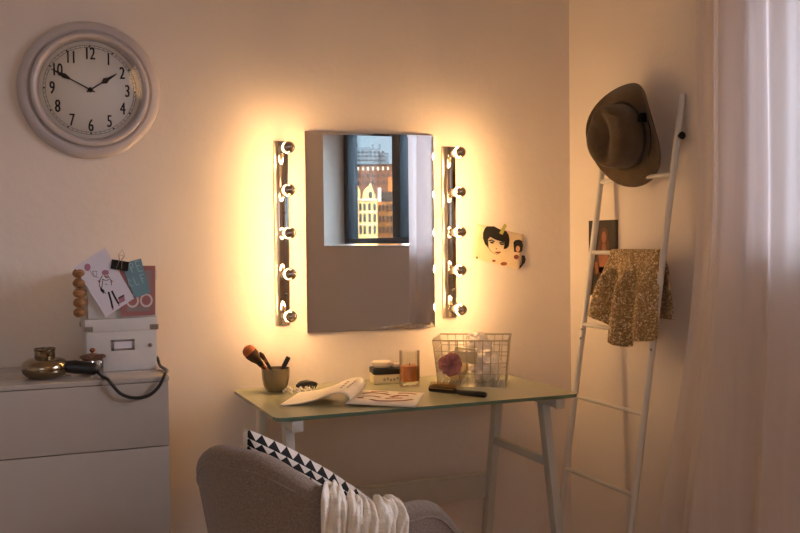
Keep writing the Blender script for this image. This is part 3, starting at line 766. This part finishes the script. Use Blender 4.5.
hb = thing('hair_brush', 'black round hair brush with tan bristles lying in front of the wire basket', 'hair brush', (1.165, -.34, DZ), math.atan2(-.165, .115))
bm = new(); add_tube(bm, [(-.004, 0, .014), (0, 0, .0142), (.085, 0, .0135), (.095, 0, .0115)], [.006, .0125, .0125, .009], 16, sq=(.8, 1)); finish('barrel', bm, M_BLACKP, hb)
bm = new(); add_tube(bm, [(.094, 0, .0115), (.11, 0, .010), (.16, 0, .0098), (.188, 0, .0095), (.193, 0, .0095)], [.0075, .0085, .0092, .009, .006], 16); finish('handle', bm, M_BLACKP, hb)
bm = new()
for i in range(17):
    for k in range(7):
        a = math.radians(15 + 25 * k); x = .004 + i * .0052
        add_tube(bm, [(x, .010 * math.cos(a), .014 + .008 * math.sin(a)), (x, .0225 * math.cos(a), .0145 + .023 * math.sin(a))], .0010, 4)
bs = finish('bristles', bm, M_BRIST, hb); bs['kind'] = 'stuff'

# wire basket and its contents
BKA = math.radians(-31)
bk = thing('wire_basket', 'nickel wire basket full of cloths at the right end of the desk', 'basket', (1.368, -.226, DZ), BKA)
bw, bd, tw, td, bh = .106, .084, .120, .106, .152
def bp(sx, sy, t): return Vector((sx * (bw + (tw - bw) * t), sy * (bd + (td - bd) * t), .003 + (bh - .003) * t))
def bring(t, lim=1.): return [bp(-1, -1, t), bp(1, -1, t), bp(1, 1, t), bp(-1, 1, t)]
bm = new()
q = bring(1.0); loop = []
for i in range(4):
    for k in range(8): loop.append(q[i].lerp(q[(i + 1) % 4], k / 8))
add_tube(bm, loop, .0026, 8, True); finish('rim_wire', bm, M_WIRE, bk)
bm = new()
for t in (.0, .27, .52, .76):
    q = bring(t); loop = []
    for i in range(4):
        for k in range(6): loop.append(q[i].lerp(q[(i + 1) % 4], k / 6) + Vector((random.uniform(-1, 1), random.uniform(-1, 1), random.uniform(-1, 1) if t else 0)) * .0008)
    add_tube(bm, loop, .0014, 6, True)
nx, ny = 9, 7
for i in range(nx + 1):
    s = -1 + 2 * i / nx
    add_tube(bm, [bp(s, -1, 1), bp(s, -1, .5) + Vector((random.uniform(-.002, .002), 0, 0)), bp(s, -1, 0), bp(s, 0, 0), bp(s, 1, 0), bp(s, 1, .5), bp(s, 1, 1)], .0014, 6)
for i in range(1, ny):
    s = -1 + 2 * i / ny
    add_tube(bm, [bp(-1, s, 1), bp(-1, s, 0), bp(0, s, 0), bp(1, s, 0), bp(1, s, 1)], .0014, 6)
finish('mesh', bm, M_WIRE, bk)
bmx = Matrix.Translation((1.368, -.226, DZ)) @ Matrix.Rotation(BKA, 4, 'Z')
def crumple(name, label, cat, c, s, m, seed, amp=.28):
    W = bmx @ Vector(c); bm = new()
    bmesh.ops.create_icosphere(bm, subdivisions=5, radius=1)
    for v in bm.verts:
        n = v.co.normalized(); k = 1 + amp * (mnoise.noise(n * 1.7 + Vector((seed, 0, 0))) + .6 * mnoise.noise(n * 3.6 + Vector((0, seed, 0))) + .35 * abs(mnoise.noise(n * 8 + Vector((0, 0, seed)))))
        v.co = Vector((n.x * s[0], n.y * s[1], n.z * s[2])) * k
    o = finish(name, bm, m, ang=80); o.location = W; o.rotation_euler = (0, 0, BKA)
    return tag(o, label, cat)
crumple('folded_cloth', 'crumpled white cloth filling the bottom right of the wire basket', 'cloth', (.040, -.012, .060), (.050, .048, .046), M_CLOTH, 3.1)
crumple('crumpled_tissue', 'pale crumpled tissue sticking up above the rim of the wire basket', 'tissue', (.012, .046, .112), (.045, .030, .050), M_CLOTH, 9.4, .34)
crumple('sponge_pad', 'cream coloured bath sponge in the wire basket behind the rose pompon', 'sponge', (-.055, .016, .058), (.036, .046, .050), M_CREAMP, 5.2, .12)
bm = new(); add_box(bm, (0, 0, 0), (.075, .012, .05), bev=.003); cb = finish('soap_carton', bm, M_TINC); cb.matrix_world = bmx @ Matrix.Translation((-.018, -.062, .100)) @ Matrix.Rotation(.12, 4, 'Y'); tag(cb, 'yellowish flat carton standing inside the wire basket above the pompon', 'carton')
# rose pompon on the front of the basket
fl = thing('pompon_flower', 'dusty rose tulle pompon flower at the front left of the wire basket', 'flower', bmx @ Vector((-.062, -.122, .078)))
bm = new()
rnd = random.Random(4)
for k in range(90):
    z = 1 - 2 * (k + .5) / 90; a = k * 2.39996; rr = math.sqrt(1 - z * z); n = Vector((rr * math.cos(a), rr * math.sin(a), z)); 
    t = n.cross(Vector((.3, .2, 1))).normalized(); t.rotate(Matrix.Rotation(rnd.uniform(0, PI), 3, n)); b_ = n.cross(t); R_ = .040 * rnd.uniform(.85, 1.08)
    n.y *= .62; t.y *= .7
    vs = [bm.verts.new(n * .008)]
    g = []
    for i in range(6):
        s = -1 + 2 * i / 5; ruf = .004 * math.sin(i * 2.4 + k)
        g.append((bm.verts.new(n * R_ * .6 + t * s * .010 + b_ * ruf * .6), bm.verts.new(n * R_ * (1 - .12 * abs(s)) + t * s * .015 + b_ * ruf)))
    for i in range(5):
        bm.faces.new((vs[0], g[i][0], g[i + 1][0])); bm.faces.new((g[i][0], g[i][1], g[i + 1][1], g[i + 1][0]))
solid(finish('petals', bm, M_ROSE, fl, 80), .0006)
bm = new(); add_sphere(bm, (0, 0, 0), .010, 12, 8); finish('core', bm, M_LIP, fl)

# ------------------------------------------------------------------ armchair, pillow, throw
PSI = math.radians(60.3)
CC = Vector((.641, -.924, 0)); 
ac = thing('armchair', 'grey upholstered tub armchair standing in front of the glass desk', 'armchair', CC, -PSI)   # local +y = facing
TM = math.radians(108)
def sm(a, b, x):
    t = max(0., min(1., (x - a) / (b - a))); return t * t * (3 - 2 * t)
def top_h(t):
    a = abs(t); h = .778 - .124 * sm(math.radians(8.9), math.radians(69.4), a)
    return h - .101 * sm(math.radians(80.5), math.radians(108), a) ** 1.4
def plan(t, r):
    # t = 0 at the back (local -y); positive towards the right arm
    k = 1.0 + .0 * abs(t)
    ext = .073 * sm(math.radians(60), math.radians(108), abs(t))
    return Vector((math.sin(t) * r, -math.cos(t) * r * k + ext, 0))
SEAT = .36; THK = .045
def shell(t, s):
    """s in 0..1 outer face up, 1..2 over the top, 2..3 inner face down"""
    h = top_h(t)
    def rad(z): q = max(0., min(1., (z - .33) / (h - .35))); return .212 + .078 * q ** .75
    if s <= 1: z = .33 + (h - .02 - .33) * s; r = rad(z)
    elif s <= 2:
        a = PI * (s - 1); z = h - .02 + .02 * math.sin(a); r = rad(h - .02) - THK / 2 + THK / 2 * math.cos(a)
    else:
        z = h - .02 - (h - .02 - SEAT) * (s - 2); r = rad(z) - THK
    p = plan(t, r); p.z = z; return p
NS = [0, .2, .4, .6, .8, .93, 1, 1.125, 1.25, 1.375, 1.5, 1.625, 1.75, 1.875, 2, 2.1, 2.3, 2.6, 3]
bm = new(); NT_ = 72
g = [[bm.verts.new(shell(-TM + 2 * TM * i / NT_, s)) for s in NS] for i in range(NT_ + 1)]
for i in range(NT_):
    for j in range(len(NS) - 1): bm.faces.new((g[i][j], g[i + 1][j], g[i + 1][j + 1], g[i][j + 1]))
for row in (g[0], g[-1]): bm.faces.new(row)
finish('shell', bm, M_CHAIR, ac, 60)
bm = new(); add_tube(bm, [shell(-TM + 2 * TM * i / 80, .955) * 1.0 + Vector((0, 0, 0)) for i in range(81)], .0028, 6); finish('piping', bm, M_CHAIR, ac)
bm = new(); add_lathe(bm, [(0, .33), (.21, .33), (.225, .35), (.232, .40), (.225, .445), (.19, .462), (0, .468)], 48, Matrix.Translation((0, .03, 0)) @ Matrix.Diagonal((1, 1.08, 1, 1))); finish('seat', bm, M_CHAIR, ac)
bm = new(); add_lathe(bm, [(0, .315), (.22, .315), (.23, .322), (.23, .334), (0, .334)], 40); finish('base_plate', bm, M_BLACKP, ac)
for sx in (-1, 1):
    for sy in (-1, 1):
        bm = new(); add_tube(bm, [(sx * .235, sy * .235, 0), (sx * .15, sy * .15, .318)], [.011, .017], 14); finish('leg', bm, M_OAK, ac)

Mch = Matrix.Translation(CC) @ Matrix.Rotation(-PSI, 4, 'Z')
Fv = Vector((math.sin(PSI), math.cos(PSI), 0)); Rv = Vector((math.cos(PSI), -math.sin(PSI), 0))
upp = (Vector((0, 0, 1)) - Fv * .30).normalized(); A_ = math.radians(35)
Pr = Vector((.985, -.17, 0)); upp = (Vector((0, 0, 1)) - Vector((.17, .985, 0)) * .30).normalized()
e1 = Pr * math.cos(A_) - upp * math.sin(A_); e2 = Pr * math.sin(math.radians(6)) + upp * math.cos(math.radians(6)); e3 = e1.cross(e2).normalized()
PS = .36
TL = Vector((.424, -1.05, .818)); pc = TL + e1 * (PS / 2) - e2 * (PS / 2 * .86)
bm = new(); uvl = bm.loops.layers.uv.new('UVMap')
def pth(u, v):
    a, b = 2 * u - 1, 2 * v - 1; return .052 * (max(0, 1 - a ** 2) * max(0, 1 - b ** 2)) ** .6
def pside(sgn):
    def f(u, v):
        a, b = 2 * u - 1, 2 * v - 1; k = 1 - .05 * (1 - b * b) * abs(a) ** 3 ; k2 = 1 - .05 * (1 - a * a) * abs(b) ** 3
        return (a * PS / 2 * k, b * PS / 2 * k2 * .86 + .022 * (1 - a * a), sgn * pth(u, v) + .0015 * sgn)
    return f
add_sheet(bm, pside(1), 24, 24, 0, uvl); add_sheet(bm, pside(-1), 24, 24, 0, uvl)
bmesh.ops.remove_doubles(bm, verts=bm.verts[:], dist=.004)
pw = finish('throw_pillow', bm, M_PILLOW, ang=80); pw.data.transform(axes((0, 0, 0), e1, e2, e3)); pw.location = pc
tag(pw, 'square black and white triangle-patterned pillow propped in the grey armchair', 'pillow')

bm = new()
def throwf(u, v):
    t = math.radians(44) + u * math.radians(30) + .05 * math.sin(v * 5 + 1) * (1 - u)
    s = 2.45 - 1.95 * v if v < .5 else 1.475 - (v - .5) * 2.6
    s = max(s, .18)
    p = shell(t, min(3, s)); c = shell(t, 1.5); 
    # outward normal in plan
    n = Vector((math.sin(t), -math.cos(t), 0))
    if s > 2: nn = -n
    elif s < 1: nn = n
    else:
        a = PI * (s - 1); nn = n * math.cos(a) + Vector((0, 0, 1)) * math.sin(a)
    wob = .5 + .5 * math.sin(u * 34 + 2.5 * math.sin(v * 4) + 2 * mnoise.noise(Vector((u * 4, v * 3, 0)))); wob2 = mnoise.noise(Vector((u * 14, v * 12, 3.3)))
    cr = mnoise.noise(Vector((u * 30 + v * 4, v * 9, 7.7))); rip = .5 + .5 * math.sin(u * 62 + 5 * mnoise.noise(Vector((u * 5, v * 5, 2.2))))
    return p + nn * (.010 + .009 * wob + .009 * wob2 + .006 * cr + .007 * rip)
add_sheet(bm, throwf, 150, 90)
th = finish('throw_blanket', bm, M_THROW, ang=80); th.matrix_world = Mch; solid(th, .003)
tag(th, 'crinkled cream throw draped over the side of the grey armchair', 'blanket')

# ------------------------------------------------------------------ ladder, hat, scarf
def lx(z): return 1.872 - (1.64 - z) * .148
Y0, Y1 = -.648, -.268
ld_ = thing('ladder', 'white metal towel ladder leaning on the wall right of the desk', 'ladder', (1.64, (Y0 + Y1) / 2, 0))
ox, oy = 1.64, (Y0 + Y1) / 2
for y in (Y0, Y1):
    bm = new(); add_tube(bm, [L(lx(z), y, z) for z in (.012, .5, 1.0, 1.4, 1.64)], .0105, 14); r_ = finish('rail', bm, M_WHITE, ld_)
    bm = new(); add_tube(bm, [L(lx(0), y, .0), L(lx(0.04), y, .04)], .0125, 14); finish('foot', bm, M_BLACKP, r_)
    for z in (.90, .87):
        bm = new(); add_sphere(bm, L(lx(z) - .009, y - .006, z), .004, 10, 8); finish('bolt', bm, M_STEEL, r_)
for z in (1.397, 1.158, .915, .675, .433, .19):
    bm = new(); add_tube(bm, [L(lx(z), Y0, z), L(lx(z), Y1, z)], .0072, 12); finish('rung', bm, M_WHITE, ld_)
bm = new(); add_lathe(bm, [(0, -.004), (.006, -.004), (.006, .008), (.011, .010), (.012, .016), (.008, .021), (0, .022)], 16, Matrix.Translation(L(lx(1.512), Y0 - .008, 1.512)) @ Matrix.Rotation(PI / 2, 4, 'X')); finish('knob', bm, M_BLACKM, ld_)

# hat: lathe with an oval brim, wavy edge and pinched crown; its axis points out of the wall into the room
ht = thing('felt_hat', 'brown wide-brimmed felt hat hanging on the top of the white ladder', 'hat', (1.792, -.474, 1.530))
ax = Vector((-.90, -.20, -.10)).normalized(); upv = Vector((-.10, .10, 1)); upv = (upv - ax * upv.dot(ax)).normalized(); sd = upv.cross(ax)
Hm = axes((0, 0, 0), sd, upv, ax)
def hat_surface(r, a):
    """r in 0..1 crown, 1..2 brim"""
    ca, sa = math.cos(a), math.sin(a)
    if r <= 1:
        q = r; R = .080 * (1 - (1 - q) ** 2.2) ** .5 * (1.0 + .12 * q); z = .112 * (1 - q ** 4.5)
        x, y = R * ca * .92, R * sa * 1.12
        dent = .040 * math.exp(-((x) / .022) ** 2 - ((y - .012) / .07) ** 2) * (1 - q ** 3)
        pinch = .020 * (math.exp(-((x - .045) / .028) ** 2 - ((y - .045) / .035) ** 2) + math.exp(-((x + .045) / .028) ** 2 - ((y - .045) / .035) ** 2)) * (1 - q ** 6)
        return Vector((x, y, z - dent - pinch))
    q = r - 1; R = .090 + (.164 - .090) * q
    x, y = R * ca * (.99 - .10 * q), R * sa * (1.12 - .12 * q)
    z = .006 * (1 - q) + q * q * (.030 * ca * ca - .030 * sa * sa + .012 * math.sin(a * 3 + .6))
    return Vector((x, y, z))
bm = new()
rs = [0.0001, .08, .16, .26, .36, .46, .56, .66, .76, .85, .92, .97, 1.0, 1.05, 1.12, 1.25, 1.4, 1.55, 1.7, 1.85, 1.95, 2.0]
N_ = 72
g = [[bm.verts.new(Hm @ hat_surface(r, 2 * PI * k / N_)) for k in range(N_)] for r in rs]
for A, B in zip(g, g[1:]):
    for k in range(N_): bm.faces.new((A[k], A[(k + 1) % N_], B[(k + 1) % N_], B[k]))
bm.faces.new(g[0])
ho = finish('felt_body', bm, M_FELT, ht, 80); solid(ho, .0035)
bm = new()
pts = [hat_surface(.975, 2 * PI * k / 48) for k in range(48)]
pts = [Hm @ Vector((p.x * 1.03, p.y * 1.03, p.z + .002)) for p in pts]
add_tube(bm, pts, .007, 8, True, sq=(.5, 1)); finish('band', bm, M_FELTD, ht)
bm = new(); p0 = hat_surface(1.1, math.radians(18)); add_box(bm, Hm @ (p0 + Vector((.004, .004, .012))), (.012, .030, .040), (Hm.to_3x3() @ Matrix.Rotation(-.2, 3, 'Z')), bev=.003); finish('buckle_tab', bm, M_BLACKM, ht)
bm = new(); add_tube(bm, smooth_path([Hm @ (hat_surface(1.3, math.radians(d_)) + Vector((0, 0, .004))) for d_ in (12, 0, -15, -30, -42)]), .0018, 6); finish('cord', bm, M_BLACK, ht)

sc_bm = new()
RZ = 1.158; RX = lx(RZ)
def scarf(u, v):
    # u across (0 = far left end, 1 = near right end), v along (0 back bottom, ~.35 rung, 1 front bottom)
    yt = -.392 - .250 * u; 
    lf = .205 + .075 * sm(0, .45, u) - .03 * sm(.6, 1, u) - .010 * math.cos(u * 17)
    lbk = .20
    fold = math.sin(u * 15 + 1.0) + .5 * math.sin(u * 31)
    if v < .38:
        d = (.38 - v) / .38 * lbk; x = RX + .010 + .010 * sm(0, .06, d) + .003 * fold * sm(.02, .12, d); x = min(x, lx(RZ - d) + .05); z = RZ - d; spread = d
    elif v < .46:
        a = PI * (v - .38) / .08; x = RX + .011 * math.cos(a); z = RZ + .011 * math.sin(a); spread = 0
    else:
        d = (v - .46) / .54 * lf; x = RX - .012 - .018 * sm(0, .2, d) - d * .10 - .024 * fold * sm(.0, .12, d); z = RZ - d; spread = d
    y = yt + spread * (.13 * (1 - u) - .10 * u)
    y += .010 * math.cos(u * 15 + 1.0) * sm(0, .2, spread)
    n = mnoise.noise(Vector((u * 9, v * 9, 1.5)))
    return (x - .006 * abs(n), y, z + (.004 * n if v > .6 else 0))
add_sheet(sc_bm, scarf, 80, 90)
sf = finish('sequin_scarf', sc_bm, M_SEQ, ang=80); solid(sf, .003)
tag(sf, 'gold sequinned scarf draped over a rung of the white ladder', 'scarf')

# ------------------------------------------------------------------ curtain
ct = thing('curtain', 'sheer white floor-length curtain hanging at the window on the right', 'curtain', (1.78, -1.0, 0))
ox, oy = 1.78, -1.0
def curt(u, v):
    z = 2.575 - 2.565 * v
    y0 = -.81 + .16 * sm(.45, 1.0, v); y1 = -1.285 - .04 * v
    y = y0 + (y1 - y0) * u
    ph_ = u * 2 * PI * 2.6 + .5 * math.sin(v * 2.0 + u * 3)
    amp = .030 + .012 * v
    x = 1.785 + amp * math.sin(ph_) + .006 * math.sin(u * 2 * PI * 8.3 + 1) - .05 * sm(.6, 1, v) * (1 - u)
    y += .012 * math.cos(ph_ * 1.0)
    return L(x, y, z)
bm = new(); add_sheet(bm, curt, 170, 40); finish('voile_panel', bm, M_VOILE, ct, 80)
bm = new(); add_tube(bm, [L(1.785, -.78, 2.585), L(1.785, -3.3, 2.585)], .010, 12); finish('curtain_rail', bm, M_WHITE, ct)
for y in (-.80, -2.0, -3.28):
    bm = new(); add_tube(bm, [L(1.785, y, 2.585), L(1.785, y, 2.62)], .006, 8); finish('bracket', bm, M_WHITE, ct)

# ------------------------------------------------------------------ the town outside the window (seen in the mirror)
def town(px):   # azimuth of the reflected line of sight
    return yaw + math.atan((px - 400) / 937.5)
HZ = 246.5
def facade(name, label, px0, px1, R, base=-25, group=None):
    a = town((px0 + px1) / 2); v = Vector((math.sin(a), -math.cos(a), 0)); p = Vector((0, 2.97, 0)) + v * R
    t = thing(name, label, 'building', (p.x, p.y, base), a + PI); k = R / 937.5
    def X(px): return -(px - (px0 + px1) / 2) * k
    def Zz(py): return (HZ - py) * k + 1.2 - base
    return t, X, Zz, k
B_YEL = mat('ochre stucco', 'e0c07a', .9, var=.08, vs=.2); B_BRK = mat('dark brick', '6e4632', .9, var=.15, vs=.3); B_ORG = mat('orange brick', 'b06a34', .9, var=.12, vs=.3)
B_GRY = mat('slate blue cladding', '5d6a74', .7, var=.08, vs=.15); B_DRK = mat('dark window void', '241c18', .3, var=.1); B_ROOF = mat('dark tile roof', '3c3430', .9, var=.1); B_WHT = mat('pale stucco', 'cfc0a8', .9, var=.06, vs=.2)
def block(t, nm, X, Zz, pa, pb, za, zb, y, d, m):
    bm = new(); x0, x1 = sorted((X(pa), X(pb))); z0 = 0 if za is None else Zz(za); z1 = Zz(zb); add_box(bm, ((x0 + x1) / 2, y + d / 2, (z0 + z1) / 2), (x1 - x0, d, z1 - z0)); return finish(nm, bm, m, t, smooth=False)
def win(t, X, Zz, px, py, w, h, y, arch=False, m=None):
    bm = new(); x = X(px); z = Zz(py); k = abs(X(1) - X(0)); w2, h2 = w * k / 2, h * k / 2
    P_ = [(-w2, -h2), (w2, -h2), (w2, h2 - (w2 if arch else 0))] + ([(w2 * math.cos(q), h2 - w2 + w2 * math.sin(q)) for q in (.5, 1.05, 1.57, 2.1, 2.64)] if arch else []) + [(-w2, h2 - (w2 if arch else 0))]
    add_prism(bm, P_, axes((x, y, z), (1, 0, 0), (0, 0, 1), (0, -1, 0)), .3); finish('window', bm, m or B_DRK, t, smooth=False)
# ochre town house with gable
t, X, Z_, k = facade('town_house', 'ornate ochre town house with central gable outside, seen in the mirror', 350, 378, 330)
block(t, 'wall', X, Z_, 350, 378, None, 203, 0, 14, B_YEL)
bm = new(); add_prism(bm, [(X(363), Z_(203)), (X(376), Z_(203)), (X(376), Z_(199)), (X(374), Z_(196)), (X(372.5), Z_(190)), (X(371), Z_(187)), (X(369.5), Z_(190)), (X(367), Z_(192)), (X(364), Z_(196))], axes((0, 3, 0), (1, 0, 0), (0, 0, 1), (0, -1, 0)), 3.3); finish('gable', bm, B_YEL, t, smooth=False)
bm = new(); add_prism(bm, [(X(353), Z_(203)), (X(361), Z_(203)), (X(361), Z_(194)), (X(357), Z_(188)), (X(353), Z_(194))], axes((0, 4, 0), (1, 0, 0), (0, 0, 1), (0, -1, 0)), 4.2); finish('turret', bm, B_YEL, t, smooth=False)
for px in (353, 357, 361, 365, 370, 375):
    for py, h in ((211, 7), (222, 8), (234, 8)): win(t, X, Z_, px, py, 2.2, h, -.1, True)
win(t, X, Z_, 371, 199, 3, 6, -.35, True); win(t, X, Z_, 357, 198, 3, 6, -.25, True)
block(t, 'cornice', X, Z_, 350, 378, 205, 203, -.8, 1, B_WHT); block(t, 'cornice', X, Z_, 350, 378, 217, 216, -.6, .8, B_WHT); block(t, 'cornice', X, Z_, 350, 378, 229, 228, -.6, .8, B_WHT)
# orange brick house
t, X, Z_, k = facade('brick_house', 'orange brick house with pale dormer outside, seen in the mirror', 378, 398, 352)
block(t, 'wall', X, Z_, 378, 398, None, 206, 0, 14, B_ORG); block(t, 'tower', X, Z_, 389, 396, 206, 181, 2, 8, B_ORG)
bm = new(); add_prism(bm, [(X(377.5), Z_(206)), (X(398), Z_(206)), (X(395), Z_(196)), (X(380), Z_(196))], axes((0, 8, 0), (1, 0, 0), (0, 0, 1), (0, -1, 0)), 7); finish('roof', bm, B_ROOF, t, smooth=False)
block(t, 'dormer', X, Z_, 378.5, 382, 206, 192, -.3, 3, B_WHT)
for px in (380.5, 384, 388, 392, 395.5):
    for py in (212, 223, 234): win(t, X, Z_, px, py, 1.8, 6, -.1)
# dark brick block behind
t, X, Z_, k = facade('brick_block', 'long dark brick office block outside behind the town houses, seen in the mirror', 338, 402, 420)
block(t, 'wall', X, Z_, 338, 402, None, 169, 0, 18, B_BRK); block(t, 'parapet', X, Z_, 338, 402, 170, 168.4, -.6, 1, B_ROOF)
for px in range(344, 402, 5):
    for py in (173, 180, 187): win(t, X, Z_, px, py, 2, 3.4, -.1, False, B_WHT if py == 173 else None)
# slate tower
t, X, Z_, k = facade('office_tower', 'slate blue modern office tower rising outside, seen in the mirror', 344, 390, 520)
block(t, 'wall', X, Z_, 344, 380, None, 153, 0, 20, B_GRY); block(t, 'wing', X, Z_, 380, 390, None, 157, 2, 18, B_GRY); block(t, 'penthouse', X, Z_, 356, 372, 153, 150.5, 5, 8, B_GRY)
for px in (358, 374, 381):
    bm = new(); add_tube(bm, [(X(px), 8, Z_(153)), (X(px), 8, Z_(147))], .5, 6); finish('mast', bm, B_GRY, t)
for py in (156.5, 160.5, 164.5):
    for px in range(348, 388, 4): win(t, X, Z_, px, py, 2.6, 1.6, -.1)
# pale block to the right
t, X, Z_, k = facade('pale_block', 'pale stucco apartment block outside, seen in the mirror through the curtain', 404, 446, 300)
block(t, 'wall', X, Z_, 404, 446, None, 157, 0, 16, B_WHT)
for px in range(408, 444, 6):
    for py in range(164, 240, 11): win(t, X, Z_, px, py, 2.6, 5, -.1)
bm = new(); add_box(bm, (200, -300, -25.5), (1400, 1200, 1)); gr = struct('ground', bm, mat('asphalt', '55524e', .9, var=.1, vs=.05))

# ------------------------------------------------------------------ unseen pendant added behind the camera as warm fill light
pl = thing('fill_pendant', 'unseen glowing fill globe added below the ceiling behind the viewer', 'fill lamp', (.85, -3.55, 2.30))
bm = new(); add_sphere(bm, (0, 0, 0), .15, 32, 20); finish('globe', bm, emit('fill light globe', (1., .54, .24), 9), pl)
bm = new(); add_lathe(bm, [(0, .15), (.03, .15), (.03, .18), (.006, .19), (.006, .30), (.05, .305), (.05, .32), (0, .32)], 24); finish('cord_and_rose', bm, M_STEEL, pl)

# ------------------------------------------------------------------ light
wd = bpy.data.worlds.new('sky'); sc.world = wd; wd.use_nodes = True
g = NT(wd.node_tree); bg = g.n['Background']
tc = g.n.new('ShaderNodeTexCoord'); spx = g.n.new('ShaderNodeSeparateXYZ'); g.link(tc.outputs['Generated'], spx.inputs[0])
g.link(g.ramp(spx.outputs[2], [(.0, (.86, .92, .95)), (.10, (.55, .78, .95)), (1., (.45, .62, .85))]), bg.inputs[0]); 
up_ = g.math('MINIMUM', g.math('MAXIMUM', g.math('MULTIPLY', g.math('SUBTRACT', spx.outputs[2], .30), 3.0), 0.), 1.)
az = g.math('MINIMUM', g.math('MAXIMUM', g.math('ADD', g.math('MULTIPLY', spx.outputs[1], 1.25), .25), 0.), 1.)
g.link(g.math('ADD', g.math('ADD', g.math('MULTIPLY', up_, 2.5), g.math('MULTIPLY', az, 9.0)), 1.8), bg.inputs[1])
def sun(rot, e, col, ang=1.):
    l = bpy.data.lights.new('sun', 'SUN'); l.energy = e; l.color = col; l.angle = math.radians(ang); o = bpy.data.objects.new('sun', l); COL.objects.link(o)
    o.rotation_euler = Vector(rot).to_track_quat('-Z', 'Y').to_euler(); return o
sun((.75, -.62, -.22), 9, (1., .78, .48))
def area(name, loc, target, sx, sy, e, col):
    l = bpy.data.lights.new(name, 'AREA'); l.shape = 'RECTANGLE'; l.size = sx; l.size_y = sy; l.energy = e; l.color = col
    o = bpy.data.objects.new(name, l); COL.objects.link(o); o.location = loc; o.rotation_euler = (Vector(target) - Vector(loc)).to_track_quat('-Z', 'Y').to_euler(); return o
area('daylight_fill', (4.9, -3.3, 2.4), (.2, -.5, 1.2), 2.8, 2.0, 255, (.86, .82, 1.))
area('daylight_fill', (-1.25, YF - 1.0, 2.2), (0, 0, 1.2), 2.4, 1.6, 22, (.95, .84, .95))  # fill lamp outside the added front window, aimed at the back wall
